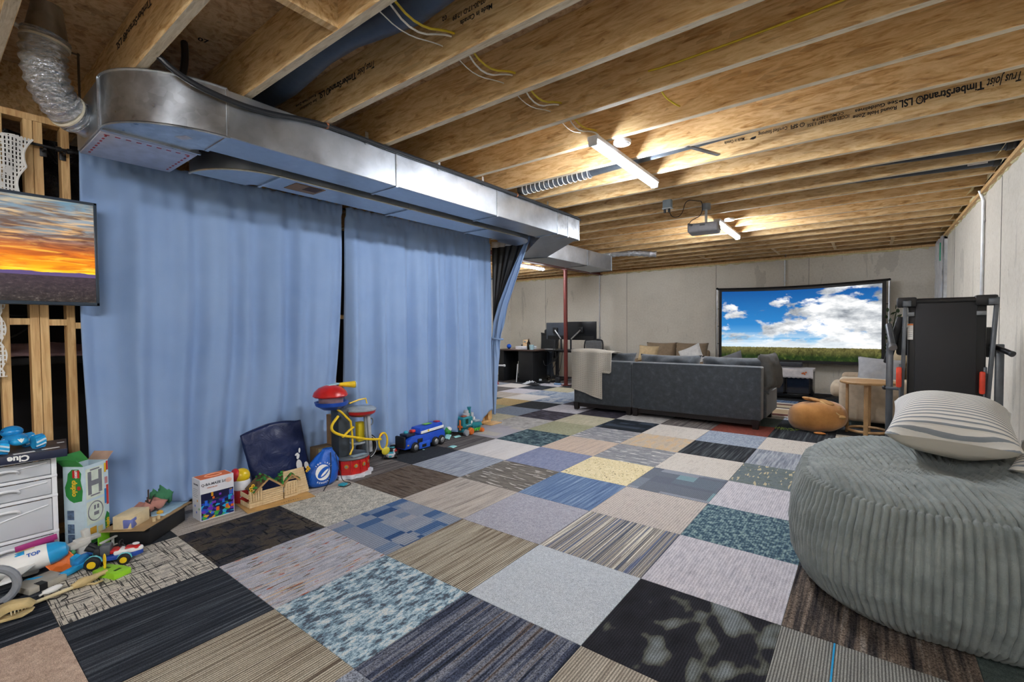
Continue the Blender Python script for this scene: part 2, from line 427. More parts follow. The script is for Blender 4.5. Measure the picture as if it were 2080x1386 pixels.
def blocks(name, stops, sx, sy, speck=.3, over=(), rib=.25, ribf=80):
    n = NT('carpet_'+name)
    def cell(ax, ay, off):
        v = n.coord(scale=(ax, ay, 1), loc=off); sn = n.node('ShaderNodeVectorMath', operation='FLOOR'); n.ln(v, sn.inputs[0])
        wn = n.node('ShaderNodeTexWhiteNoise', noise_dimensions='2D'); n.ln(sn.outputs[0], wn.inputs['Vector']); return wn.outputs['Value']
    c = n.ramp(cell(sx, sy, (.3, .1, 0)), stops, 'CONSTANT')
    c = n.mix(n.math('MULTIPLY', n.math('GREATER_THAN', cell(sx*.55, sy*1.4, (.7, .45, 0)), .62), .85), c, over[0] if over else stops[0][1])
    x = n.sep(n.coord())[1]
    wv = n.math('MULTIPLY_ADD', n.math('SINE', n.math('MULTIPLY', n.sep(n.coord())[0], ribf*2*PI)), .5, .5)
    c = n.mix(n.math('MULTIPLY', wv, rib), c, '#4a4a4c', 'MULTIPLY')
    s = n.noise(n.coord(), 260, 2, .6)
    c = n.mix(speck, c, n.ramp(s, [(.34, (.12, .12, .12)), (.62, (.98, .98, .98))]), 'OVERLAY')
    n.fin(c, .95, 0, Specular_IOR_Level=.1); n.bump(s, .5, .004)
    return n.m
CT = {
 'black_stripe': carpet('black_stripe', [(.32, '#1d2025'), (.5, '#2f333a'), (.62, '#454a50'), (.74, '#6a6e72')], 70, 2.2, 4),
 'black_streak': carpet('black_streak', [(.35, '#15181d'), (.5, '#262a31'), (.62, '#4b4f55'), (.72, '#77797c')], 60, 2.5, 4),
 'beige_stripe': carpet('beige_stripe', [(.34, '#6a5d50'), (.44, '#a99d89'), (.58, '#c6bda9'), (.7, '#7f7364')], 75, 1.2, 2, rib=.7, ribf=88),
 'tan_stripe': carpet('tan_stripe', [(.34, '#7a6b5b'), (.44, '#a39784'), (.58, '#c9c0ac'), (.7, '#84786a')], 60, 1.6, 2, rib=.7, ribf=80),
 'beige_plain': carpet('beige_plain', [(.3, '#a28c7c'), (.7, '#c0aa98')], 40, 40),
 'crosshatch': carpet('crosshatch', [(.3, '#aaa59c'), (.7, '#d6cebd')], 30, 30, over=(('#4c4a47', 7, 190, .60, 1), ('#3c3b3a', 150, 9, .60, 1), ('#57544f', 60, 60, .68, 2))),
 'dark_brown': carpet('dark_brown', [(.32, '#22252b'), (.46, '#33343a'), (.56, '#4d463e'), (.7, '#3b3630')], 9, 9, 5, .65, over=(('#17191d', 60, 8, .62, 3), ('#1a1c20', 8, 60, .62, 3))),
 'lilac_dash': carpet('lilac_dash', [(.35, '#94969f'), (.65, '#b4b4bb')], 40, 8, over=(('#c3a67e', 110, 2.2, .62, 1), ('#a2604c', 60, 12, .66, 1), ('#6f675c', 80, 9, .64, 1), ('#d6cbb8', 120, 2.5, .66, 1))),
 'camo_blue': carpet('camo_blue', [(.36, '#4e5660'), (.43, '#6f8795'), (.5, '#9fb4be'), (.57, '#c3c8c4'), (.66, '#8fa6b2')], 40, 18, 4, .68, interp='CONSTANT'),
 'dark_speck': carpet('dark_speck', [(.32, '#1e2128'), (.44, '#3b4152'), (.54, '#6d7078'), (.62, '#5a4f49'), (.7, '#2a2b33')], 45, 1.3, 3, speck=.75, sp=190),
 'bw_speck': carpet('bw_speck', [(.3, '#5a5f69'), (.7, '#8f949d')], 20, 20, speck=.9, sp=150),
 'heather': carpet('heather', [(.35, '#8f8d86'), (.5, '#aaa79c'), (.65, '#c3bfb2')], 45, 30, 4, .7, speck=.6, sp=170),
 'blue_block': blocks('blue_block', [(0, '#8f97a5'), (.4, '#7688a2'), (.6, '#4d6a92'), (.78, '#a3a3aa'), (.9, '#385680')], 14, 6, over=('#9aa0ab',), rib=.4, ribf=48),
 'light_grey': carpet('light_grey', [(.3, '#a7adb3'), (.7, '#bbc1c6')], 60, 60, speck=.4),
 'tan_line': carpet('tan_line', [(.3, '#8f867d'), (.5, '#aaa197'), (.7, '#b9b0a5')], 50, 3, 3, over=(('#756f69', 26, .8, .68, 1),)),
 'lilac_plain': carpet('lilac_plain', [(.3, '#8d8c95'), (.7, '#a6a5ac')], 60, 60, speck=.5),
 'multi_stripe': carpet('multi_stripe', [(.3, '#5b6270'), (.4, '#8b8680'), (.47, '#d8d2c2'), (.52, '#8d8781'), (.58, '#66708a'), (.64, '#a39b90'), (.7, '#cfc7b6')], 60, .35, 1, interp='CONSTANT', rib=.3),
 'black_camo': carpet('black_camo', [(.3, '#232327'), (.55, '#2f2f35'), (.58, '#55574f'), (.72, '#7d8486')], 10, 6, 1.5, .5, .0, 'LINEAR', rib=.45, ribf=95),
 'cream_rib': carpet('cream_rib', [(.35, '#9b9183'), (.65, '#bfb6a6')], 80, 3, 2, rib=.6, ribf=90),
 'white_lilac': carpet('white_lilac', [(.3, '#adaab1'), (.5, '#c1bec4'), (.7, '#d0ccd0')], 50, 14, 3, rib=.25, ribf=70),
 'brown_speck': carpet('brown_speck', [(.32, '#1f1e22'), (.45, '#4b443f'), (.55, '#6a5d52'), (.63, '#7d756d'), (.7, '#2f2d30')], 40, 1.5, 3, speck=.8, sp=180),
 'grey_rib': carpet('grey_rib', [(.3, '#8a8a86'), (.7, '#a5a49d')], 60, 4, 2, rib=.75, ribf=100),
 'dark_green': carpet('dark_green', [(.3, '#424b48'), (.7, '#55605c')], 40, 40),
 'brown_dark_stripe': carpet('brown_dark_stripe', [(.32, '#322c2a'), (.45, '#54483f'), (.55, '#6d6257'), (.68, '#3c3634')], 5, 50, 4, .6),
 'pink_rib': carpet('pink_rib', [(.3, '#aea49e'), (.5, '#c3bab1'), (.7, '#b6aba6')], 40, 12, 3, rib=.3, ribf=60),
 'teal_blotch': carpet('teal_blotch', [(.38, '#3d5566'), (.45, '#536b78'), (.52, '#7d9495'), (.6, '#93a7a5'), (.68, '#5f7883')], 42, 30, 3, .6, interp='CONSTANT', rib=.3),
 'brown_dash': carpet('brown_dash', [(.3, '#5d5852'), (.55, '#7b756d'), (.7, '#8b857d')], 5, 40, 2, rib=.4, ribf=45, ribaxis=1, over=(('#d0cac0', 6, 45, .62, 1),)),
 'blue_stripe': carpet('blue_stripe', [(.32, '#46597a'), (.48, '#5b7191'), (.6, '#7488a2'), (.72, '#8b9bb0')], 55, 2.0, 3),
 'bluegrey_stripe': carpet('bluegrey_stripe', [(.32, '#6d747f'), (.48, '#8b919b'), (.62, '#a9adb3'), (.72, '#767d88')], 60, 4, 4),
 'charcoal': carpet('charcoal', [(.3, '#2b2e32'), (.7, '#3a3d41')], 50, 50, over=(('#4a4e52', 90, 10, .66, 2),)),
 'brown_line': carpet('brown_line', [(.32, '#3f3c3c'), (.48, '#5b5654'), (.62, '#7d7773'), (.72, '#4a4644')], 70, 2, 3),
 'white_cream': carpet('white_cream', [(.3, '#bdb7b3'), (.5, '#cfcac4'), (.7, '#c4bcb6')], 25, 1.6, 2),
 'purple_blue': carpet('purple_blue', [(.3, '#6f768f'), (.7, '#8a8fa5')], 60, 20),
 'yellow_dot': carpet('yellow_dot', [(.3, '#cdbb90'), (.7, '#e3d4ad')], 30, 30, over=(('#3f392e', 60, 45, .68, 1), ('#8d7f5f', 70, 55, .68, 1))),
 'grey_block': blocks('grey_block', [(0, '#8e949d'), (.3, '#6d737d'), (.6, '#7b838d'), (.85, '#7e9aa0')], 6, 4.2, over=('#666c78',), rib=.25),
 'white_beige': carpet('white_beige', [(.3, '#bab3ab'), (.5, '#cfc8be'), (.7, '#c3bcb3')], 40, 9, 3, rib=.2, ribf=70),
 'green_dash': carpet('green_dash', [(.3, '#59625f'), (.5, '#6d7777'), (.7, '#56616b')], 20, 20, over=(('#b5ab8d', 50, 9, .63, 1),)),
 'black_line': carpet('black_line', [(.3, '#1d1f23'), (.48, '#2c2f34'), (.6, '#464a4d'), (.72, '#5c6364')], 55, 2, 3),
 'blue_speck': carpet('blue_speck', [(.3, '#6c7889'), (.5, '#8e98a6'), (.7, '#a9b0ba')], 60, 20, 4, .7),
 'red_brown': carpet('red_brown', [(.3, '#6a3932'), (.7, '#84483d')], 40, 40),
 'pink_tan': carpet('pink_tan', [(.3, '#a3958b'), (.5, '#b9a797'), (.7, '#c6b29f')], 60, 4, 3),
 'dark_teal': carpet('dark_teal', [(.36, '#202c3a'), (.46, '#33464f'), (.55, '#5a6e70'), (.64, '#71838a')], 14, 18, 5, .65, 1.0),
 'yellow_lilac': blocks('yellow_lilac', [(0, '#a8a4a8'), (.45, '#bab4a8'), (.7, '#c9c26a'), (.85, '#b3aeb0')], 8, 5, over=('#b0abae',), rib=.2),
 'olive': carpet('olive', [(.3, '#8a8a6f'), (.7, '#a3a287')], 40, 20),
 'grey_dash': carpet('grey_dash', [(.3, '#7b7d82'), (.55, '#97989c'), (.7, '#a8a6a6')], 8, 40, 2, rib=.35, ribf=45, ribaxis=1, over=(('#d6d3ce', 7, 40, .63, 1),)),
 'tan_orange': carpet('tan_orange', [(.3, '#a59787'), (.48, '#b8ab99'), (.6, '#c5a883'), (.7, '#a9a39c')], 14, 5, 4),
 'navy_block': blocks('navy_block', [(0, '#23282f'), (.4, '#39424e'), (.65, '#6f7a86'), (.8, '#2b3440')], 9, 7, over=('#1d2228',)),
 'olive_beige': carpet('olive_beige', [(.3, '#9f9a83'), (.7, '#b9b29b')], 30, 10),
 'purple_black': carpet('purple_black', [(.32, '#25232a'), (.5, '#3a363e'), (.62, '#5c5a66'), (.72, '#39363c')], 6, 40, 4),
 'grey_mottle': carpet('grey_mottle', [(.35, '#8d8a86'), (.5, '#a5a29e'), (.65, '#b9b6b1')], 14, 14, 5, .7),
 'blue_grey': carpet('blue_grey', [(.3, '#68717f'), (.7, '#808997')], 40, 20),
 'mixed_blue': carpet('mixed_blue', [(.36, '#5d6f88'), (.46, '#8793a4'), (.55, '#a9adb1'), (.65, '#7c8697')], 8, 5, 5, .65),
 'gold': carpet('gold', [(.3, '#a0895f'), (.7, '#bda67b')], 50, 50, speck=.6),
}
TL = {(-3,-3):'crosshatch',(-2,-3):'black_stripe',(-3,-4):'black_streak',(-2,-4):'beige_plain',(-1,-4):'heather',(0,-4):'charcoal',(-4,-4):'charcoal',(-4,-3):'charcoal',
 (-3,-2):'dark_brown',(-2,-2):'lilac_dash',(-1,-2):'camo_blue',(-1,-3):'beige_stripe',(0,-2):'dark_speck',(0,-3):'bw_speck',(1,-2):'cream_rib',(1,-3):'dark_brown',(2,-3):'heather',(2,-2):'light_grey',(2,-1):'grey_rib',(3,-1):'dark_green',(3,0):'dark_green',(3,-2):'charcoal',
 (-4,-2):'tan_line',(-4,-1):'tan_line',(-3,-1):'heather',(-2,-1):'blue_block',(-1,-1):'tan_stripe',(0,-1):'light_grey',(1,-1):'black_camo',(2,0):'brown_speck',(1,0):'white_lilac',(0,0):'multi_stripe',(-1,0):'lilac_plain',(-2,0):'tan_line',(-3,0):'brown_dark_stripe',(-4,0):'brown_line',
 (-1,1):'blue_stripe',(0,1):'pink_rib',(1,1):'teal_blotch',(2,1):'charcoal',(3,1):'charcoal',(-2,1):'brown_dash',(-3,1):'bluegrey_stripe',(-4,1):'charcoal',
 (-4,2):'brown_line',(-3,2):'white_cream',(-2,2):'purple_blue',(-1,2):'yellow_dot',(0,2):'grey_block',(1,2):'white_lilac',(2,2):'light_grey',(3,2):'charcoal',
 (-1,3):'grey_dash',(0,3):'white_beige',(1,3):'green_dash',(2,3):'heather',(-2,3):'pink_tan',(-3,3):'dark_teal',(-4,3):'yellow_lilac',
 (0,4):'black_line',(1,4):'bluegrey_stripe',(2,4):'charcoal',(-1,4):'tan_orange',(-2,4):'grey_dash',(-3,4):'olive',(-4,4):'grey_mottle',(-5,4):'olive_beige',
 (0,5):'blue_speck',(1,5):'white_beige',(2,5):'heather',(-1,5):'white_beige',(-2,5):'navy_block',(-3,5):'olive_beige',(-4,5):'purple_black',(-5,5):'blue_grey',(-6,5):'olive',
 (0,6):'red_brown',(1,6):'black_line',(2,6):'heather',(-1,6):'brown_line',(-2,6):'grey_mottle',(-3,6):'purple_black',(-4,6):'white_lilac',(-5,6):'charcoal',(-6,6):'gold',
 (-4,7):'purple_black',(-5,7):'mixed_blue',(-6,7):'white_cream',(-7,7):'tan_line',(-3,7):'grey_mottle',(0,7):'dark_green',(1,7):'charcoal',(2,7):'charcoal',
 (-5,8):'blue_speck',(-6,8):'mixed_blue',(-7,8):'white_lilac',(-8,8):'brown_line',(-4,8):'olive_beige',(-7,9):'black_streak',(-8,9):'white_cream',(-6,9):'olive_beige',(-5,9):'light_grey',(-4,9):'mixed_blue',
 (-8,10):'charcoal',(-7,10):'white_lilac',(-6,10):'dark_brown',(-5,10):'heather',(0,10):'blue_stripe',(1,10):'charcoal'}
FILL = ['charcoal', 'heather', 'dark_green', 'brown_line', 'bluegrey_stripe', 'olive_beige', 'dark_brown', 'grey_mottle']
T = .61
rt = random.Random(3); tile_mesh = {}
for i in range(-10, 4):
    for j in range(-8, 13):
        if i < -4 and j < 4: continue
        k = TL.get((i, j)) or rt.choice(FILL)
        x0, x1, y0, y1 = i*T+.0012, (i+1)*T-.0012, j*T+.0012, (j+1)*T-.0012
        x0 = max(x0, XL); x1 = min(x1, XR); 
        if i == -4 and j < 4: x0 = max(x0, -2.46)
        if (i, j) in ((-4, -2), (-4, -1)): x0 = -2.46
        if x1-x0 < .03 or y1 < YF: continue
        y0 = max(y0, YF); y1 = min(y1, YB-.02)
        if y1-y0 < .03: continue
        key = (k, round(x1-x0, 3), round(y1-y0, 3))
        if key in tile_mesh:
            o = bpy.data.objects.new('carpet_tile', tile_mesh[key]); COL.objects.link(o); o.parent = floor
        else:
            o = B().box((0, 0, 0), (x1-x0, y1-y0, .006)).out('carpet_tile', CT[k], floor, smooth=0); tile_mesh[key] = o.data
        o.location = ((x0+x1)/2, (y0+y1)/2, -.003 + rt.uniform(-.0006, .0006))
# inlaid colour lines of the ribbed grey tile
for x, c in ((2.30*T, '#1f9ad0'), (2.905*T, '#3158a8')):
    B().box((x, -.5*T, .0006), (.006, T-.004, .0012)).out('inlaid_line', mat(c, .9), floor, smooth=0)
# ------------------------------------------------------------------ LED tube lamps
M_tube = glow('#f3f7ff', LAMP_POWER, 'led_diffuser')
def tube_lamp(label, x, y0, y1, x1=None, z=2.535):
    x1 = x if x1 is None else x1
    t = thing('tube_lamp', label, 'lamp', (x, y0, z), group='LED tube lamps under the joists')
    L = y1-y0; dx = x1-x
    B().box((dx/2, L/2, -.016), (.078, L, .030), rot=(0, 0, -math.atan2(dx, L)), bev=.004).out('housing', mat('#e6e8ea', .4), t)
    b = B(); a, c = V((0, .02, -.045)), V((dx, L-.02, -.045)); b.tube([a, a.lerp(c, .5), c], .026, 14); b.out('diffuser', M_tube, t)
    for yy, xx in ((.006, 0), (L-.006, dx)): B().box((xx, yy, -.037), (.064, .02, .066), bev=.006).out('end_cap', mat('#bfc3c7', .4), t)
    return t
tube_lamp('LED tube lamp nearest the camera, lit, beside a round white disc', .02, .63, 1.83, .0)
tube_lamp('lit LED tube lamp hanging just beyond the projector', .05, 3.73, 4.95, .03)
tube_lamp('lit LED tube lamp over the desks behind the red beam', -4.0, 4.9, 6.1, -4.0)
tube_lamp('LED tube lamp behind the viewpoint, near the right wall', 1.35, -3.55, -2.35)
tube_lamp('LED tube lamp farthest behind the viewpoint', 1.7, -4.9, -3.7)
# ------------------------------------------------------------------ ducts
def cleat(b_or, t, name='seam_cleat'): return b_or.out(name, M_galv2, t)
def ring(x0, x1, z0, z1, y, w=.012, o=.006):
    """drive cleat around a duct, in the X-Z plane"""
    b = B()
    b.box(((x0+x1)/2, y, z0-o/2), (x1-x0+2*o, w*1.6, o)); b.box((x1+o/2, y, (z0+z1)/2), (o, w, z1-z0)); b.box((x0-o/2, y, (z0+z1)/2), (o, w, z1-z0))
    return b
def elbow(b, cx, cy, rx, ry, a0, a1, z0, z1, inner=.05, n=14):
    """90 degree duct elbow: outer curve of radii rx, ry about (cx, cy)"""
    o, i = [], []
    for k in range(n+1):
        a = a0+(a1-a0)*k/n
        o.append((cx+rx*math.cos(a), cy+ry*math.sin(a))); i.append((cx+inner*math.cos(a), cy+inner*math.sin(a)))
    b.prism(o+i[::-1], z1-z0, xf((0, 0, z0)))
    return o
Z0, Z1 = 2.285, 2.535
d1 = thing('trunk_duct', 'long galvanised trunk duct hanging in front of the blue curtains', 'duct', (-1.38, 0, Z0))
O = (-1.38, 0, Z0)
for y0, y1, m in ((-1.118, .0, M_galv), (.0, 1.15, M_galv), (1.15, 2.2, M_galv), (2.2, 2.68, M_galv2)):
    B(O).box((-1.375, (y0+y1)/2, (Z0+Z1)/2), (.29, y1-y0-.004, Z1-Z0), bev=.004, seg=1).out('duct_section', m, d1, loc=(0, 0, 0))
for y in (-1.118, 0, 1.15, 2.2, 2.42, 2.675):
    r = ring(-1.52, -1.23, Z0, Z1, y); r.o = V(O); r.out('seam_cleat', M_galv2, d1, loc=(0, 0, 0))
b = B(O); oc = elbow(b, -1.6, -1.118, .37, .45, 0, -PI/2, Z0, Z1, .06); b.out('elbow', M_galv2, d1, loc=(0, 0, 0))
for z in (Z0-.003, Z1+.003): B(O).tube([(x, y, z) for x, y in oc], .007, 6).out('edge_seam', M_galv2, d1, loc=(0, 0, 0))
B(O).box((-1.606, -1.345, Z0-.004), (.018, .45, .012)).box((-1.606, -1.572, (Z0+Z1)/2), (.018, .008, Z1-Z0)).out('seam_cleat', M_galv2, d1, loc=(0, 0, 0))
B(O).box((-1.86, -1.345, (Z0+Z1)/2), (.49, .445, Z1-Z0), bev=.004, seg=1).out('plenum_box', M_galv, d1, loc=(0, 0, 0))
B(O).box((-1.86, -1.345, Z0-.006), (.47, .43, .01), bev=.003).out('foil_board', mat('#b9bfd2', .35, .3), d1, loc=(0, 0, 0))
M_redp = mat('#b03a4a', .6)
for k in range(9):
    B(O).box((-1.66, -1.53+k*.045, Z0-.0116), (.012, .022, .001)).out('red_print', M_redp, d1, loc=(0, 0, 0))
    if k < 8: B(O).box((-1.68-.05*k, -1.53, Z0-.0116), (.024, .010, .001)).out('red_print', M_redp, d1, loc=(0, 0, 0)); B(O).box((-1.68-.05*k, -1.16, Z0-.0116), (.024, .010, .001)).out('red_print', M_redp, d1, loc=(0, 0, 0))
B(O).box((-1.42, -1.26, Z0-.0006), (.07, .045, .001), rot=(0, 0, .5)).out('paper_label', mat('#cfcfd6', .6), d1, loc=(0, 0, 0))
for y in (-.1-.15, .42, .95, 2.0):     # hanging straps
    B(O).box((-1.226, y, 2.55), (.003, .025, .09)).out('hanging_strap', M_galv2, d1, loc=(0, 0, 0))
# offset piece down to the second trunk
def loft(A, C, m, par, name, o):
    b = B(o); a = [b.bm.verts.new(p) for p in A]; c = [b.bm.verts.new(p) for p in C]
    for k in range(4): b.bm.faces.new((a[k], a[(k+1) % 4], c[(k+1) % 4], c[k]))
    b.bm.faces.new(a[::-1]); b.bm.faces.new(c); return b.out(name, m, par, loc=(0, 0, 0), smooth=0)
loft([(-1.45, 2.2, Z0-.002), (-1.23, 2.62, Z0-.002), (-1.23, 2.62, 2.5), (-1.45, 2.2, 2.5)], [(-2.33, 2.98, 2.2), (-1.93, 3.07, 2.2), (-1.93, 3.07, 2.44), (-2.33, 2.98, 2.44)], M_galv, d1, 'offset_section', O)
B(O).box((-2.13, 3.03, 2.195), (.42, .02, .012), rot=(0, 0, .2)).out('seam_cleat', M_galv2, d1, loc=(0, 0, 0))
d1b = thing('trunk_duct', 'second galvanised trunk duct beyond the offset, in front of the red beam', 'duct', (-2.13, 4.1, 2.2))
O2 = (-2.13, 4.1, 2.2)
for y0, y1 in ((3.08, 4.2), (4.2, 5.05)): B(O2).box((-2.13, (y0+y1)/2, 2.32), (.40, y1-y0-.004, .24), bev=.004, seg=1).out('duct_section', M_galv, d1b, loc=(0, 0, 0))
r = ring(-2.33, -1.93, 2.2, 2.44, 4.2); r.o = V(O2); r.out('seam_cleat', M_galv2, d1b, loc=(0, 0, 0))
r = ring(-2.33, -1.93, 2.2, 2.44, 5.04); r.o = V(O2); r.out('seam_cleat', M_galv2, d1b, loc=(0, 0, 0))
d2 = thing('return_duct', 'flat galvanised duct with rounded end tucked between trunk duct and curtain tops', 'duct', (-1.75, .5, 2.265))
O3 = (-1.75, .5, 2.265); M_ged = mat('#c9c4b2', .35, .8)
for y0, y1 in ((-.66, .42), (.42, 1.43), (1.43, 2.0)): B(O3).box((-1.75, (y0+y1)/2, 2.38), (.32, y1-y0-.004, .23), bev=.004, seg=1).out('duct_section', M_galv, d2, loc=(0, 0, 0))
b = B(O3); oc = elbow(b, -1.97, -.66, .38, .40, 0, -PI/2, 2.265, 2.495, .06); b.out('elbow', M_galv, d2, loc=(0, 0, 0))
B(O3).tube([(x, y, 2.263) for x, y in oc], .007, 6).out('edge_seam', M_ged, d2, loc=(0, 0, 0))
b = B(O3); oc = elbow(b, -1.97, 2.0, .38, .42, 0, PI/2, 2.265, 2.495, .06); b.out('elbow', M_galv, d2, loc=(0, 0, 0))
B(O3).tube([(-1.588, y, 2.263) for y in (-.66, 0, 1, 2)], .006, 6).out('edge_seam', M_ged, d2, loc=(0, 0, 0))
for y in (-.66, .42, 1.43): B(O3).box((-1.75, y, 2.26), (.33, .018, .012)).out('seam_cleat', M_galv2, d2, loc=(0, 0, 0))
B(O3).box((-1.73, -.42, 2.263), (.17, .22, .003)).out('cardboard_patch', mat('#8f7259', .8), d2, loc=(0, 0, 0))
B(O3).box((-1.70, -.38, 2.2608), (.10, .10, .002)).out('patch_opening', mat('#4a342c', .8), d2, loc=(0, 0, 0))
# foil flex duct from the floor boot
n = NT('crinkled_foil'); v = n.coord(); n.fin('#d5d8dc', .22, .95); n.bump(n.noise(n.coord(scale=(1, 1, 2)), 28, 5, .65, 1.2), .9, .02); M_foil = n.m
fx = thing('flex_duct', 'crinkled foil flexible duct bending from floor boot to trunk duct', 'duct', (-1.86, -1.63, 2.4)); O4 = (-1.86, -1.63, 2.4)
pts = [(-1.72, -1.735, 2.70), (-1.725, -1.745, 2.64), (-1.74, -1.745, 2.56), (-1.77, -1.725, 2.49), (-1.81, -1.69, 2.435), (-1.845, -1.645, 2.405), (-1.87, -1.61, 2.395)]
P = [V(p) for p in pts]
for _ in range(3):
    Q = [P[0]]
    for a, c in zip(P, P[1:]): Q += [a*.75+c*.25, a*.25+c*.75]
    P = Q+[P[-1]]
R = [.086+.006*math.sin(k*1.55)+.004*mnoise.noise(V((k*.7, 0, 0))) for k in range(len(P))]
B(O4).tube(P, R, 28).out('foil_sleeve', M_foil, fx, loc=(0, 0, 0), smooth=60)
B(O4).cyl((-1.70, -1.73, 2.85), (-1.72, -1.735, 2.69), .055, .082, 24).out('boot', M_galv2, fx, loc=(0, 0, 0))
B(O4).cyl((-1.845, -1.64, 2.402), (-1.90, -1.54, 2.39), .083, .086, 24).out('collar', M_galv2, fx, loc=(0, 0, 0))
M_tie = mat('#d9cfb8', .6)
for a, c in (((-1.721, -1.738, 2.672), (-1.7215, -1.739, 2.662)), ((-1.838, -1.652, 2.408), (-1.843, -1.645, 2.406))): B(O4).cyl(a, c, .0935, n=28).out('tie_band', M_tie, fx, loc=(0, 0, 0))
# round pipe run between the joists with wire-wound flex end
pp = thing('round_pipe', 'round galvanised pipe running between joists behind the nearest lamp', 'pipe', (0, 1.47, 2.62))
yb = jy(3)-.2
B((0, 1.47, 2.62)).cyl((-.45, yb+.02, 2.63), (2.36, yb-.07, 2.715), .05, n=20).out('pipe', mat('#7f8a96', .35, .85), pp, loc=(0, 0, 0))
b = B((0, 1.47, 2.62)); b.tube([(-.45-k*.016, yb+.02, 2.63-.02*(k/48)) for k in range(50)], [.055+.006*math.sin(k*1.57*.8) for k in range(50)], 18); b.out('flex_sleeve', mat('#8d949c', .3, .8), pp, loc=(0, 0, 0))
for k in range(15): b = B((0, 1.47, 2.62)); b.tube([(-.46-k*.05+.012*math.sin(q*PI/6), yb+.02+.062*math.cos(q*PI/6), 2.63-.02*k/15+.062*math.sin(q*PI/6)) for q in range(12)], .0035, 5, closed=True); b.out('wire_ring', mat('#e2e0d8', .4), pp, loc=(0, 0, 0))
B((0, 1.47, 2.62)).box((.51, 1.43, 2.555), (.03, .36, .012), rot=(0, 0, -.4)).out('hanging_strap', M_galv2, pp, loc=(0, 0, 0))
M_dkpipe = mat('#2b3440', .4)
def darkpipe(k, x0, label, sag=.0):
    t = thing('insulated_pipe', label, 'pipe', ((x0+2.36)/2, jy(k)-.2, 2.6), group='dark wrapped pipes between the joists')
    o = t.location
    b = B(o); b.tube([(x0+(2.36-x0)*q/10, jy(k)-.2, 2.66-.05*q/10-sag*math.sin(q/10*PI)) for q in range(11)], [.045+.012*q/10 for q in range(11)], 14); b.out('wrap', M_dkpipe, t, loc=(0, 0, 0))
    B(o).cyl((2.30, jy(k)-.2, 2.61), (2.33, jy(k)-.2, 2.61), .062, n=16).out('end_band', M_black, t, loc=(0, 0, 0))
    return t
darkpipe(6, 1.2, 'dark wrapped pipe between joists, the nearer of two by the right wall')
tt = darkpipe(7, .9, 'dark wrapped pipe between joists with a white tag by the right wall')
B(tt.location).box((2.2, jy(7)-.26, 2.585), (.12, .003, .025)).out('white_tag', mat('#e8e8ea', .5), tt, loc=(0, 0, 0))
# blue-black wrapped duct in the bay next to the near blocking
b = B((-.8, jy(-2)-.24, 2.74)); b.tube([(-1.9+q*.22, jy(-2)-.23+.03*math.sin(q), 2.73+.02*math.sin(q*1.3)) for q in range(20)], .085, 16)
b.out('wrapped_duct', mat('#39475c', .45, bump=.5, bscale=25), label='blue black wrapped duct lying in the joist bay above the trunk duct', cat='duct')
# small flex over the far trunk
b = B((-1.9, 5.45, 2.5)); b.tube([(-2.35+q*.018, 5.35+q*.004, 2.50+.035*math.sin(q/55*PI*1.2)) for q in range(56)], [.05+.006*math.sin(q*1.3) for q in range(56)], 14)
b.out('flex_duct', M_foil, label='short foil flexible duct above the far trunk duct end', cat='duct')
# black pipe lying along the trunk duct
bp = thing('black_pipe', 'black flexible pipe draped along the top of the trunk duct', 'pipe', (-1.2, 0, 2.55))
path = [(-1.22, -1.46, 2.66), (-1.2, -1.44, 2.56), (-1.19, -1.31, 2.485), (-1.19, -1.13, 2.462), (-1.2, -.93, 2.47), (-1.205, -.64, 2.525), (-1.21, -.36, 2.532), (-1.21, -.04, 2.528), (-1.21, .4, 2.532), (-1.21, .8, 2.533), (-1.21, 1.4, 2.533), (-1.21, 2.0, 2.532), (-1.21, 2.55, 2.53), (-1.24, 2.72, 2.53)]
B((-1.2, 0, 2.55)).tube(path, .0145, 10, smooth=2).out('hose', mat('#1e2024', .4), bp, loc=(0, 0, 0))
for y, z in ((-.56, 2.528), (1.42, 2.533)): B((-1.2, 0, 2.55)).cyl((-1.21, y, z), (-1.21, y+.012, z), .018, n=12).out('clamp', mat('#c07a55', .4, .5), bp, loc=(0, 0, 0))
b = B((-1.5, -1.48, 2.7)); b.tube([(-1.44, -1.24, 2.80), (-1.40, -1.25, 2.72), (-1.36, -1.27, 2.62), (-1.37, -1.29, 2.54)], .017, 10, smooth=2); b.out('black_pipe', mat('#1b1d21', .4), label='short black pipe dropping from the subfloor above the duct elbow', cat='pipe')
b = B((-2.1, -1.55, 2.7)); b.cyl((-2.1, -1.552, 2.54), (-2.1, -1.552, 2.838), .006, n=8); b.box((-2.1, -1.565, 2.83), (.01, .04, .006)); b.out('hanger_rod', mat('#6b655c', .4, .7), label='thin steel hanger rod beside the foil flexible duct', cat='rod')
b = B((-1.9, -1.95, 2.75)); b.tube([(-1.75, -2.3, 2.74), (-1.72, -2.0, 2.715), (-1.72, -1.85, 2.72), (-1.76, -1.80, 2.70)], .010, 8, smooth=2); b.out('white_hose', mat('#e4e2da', .5), label='white hose running to the foil flexible duct', cat='hose')
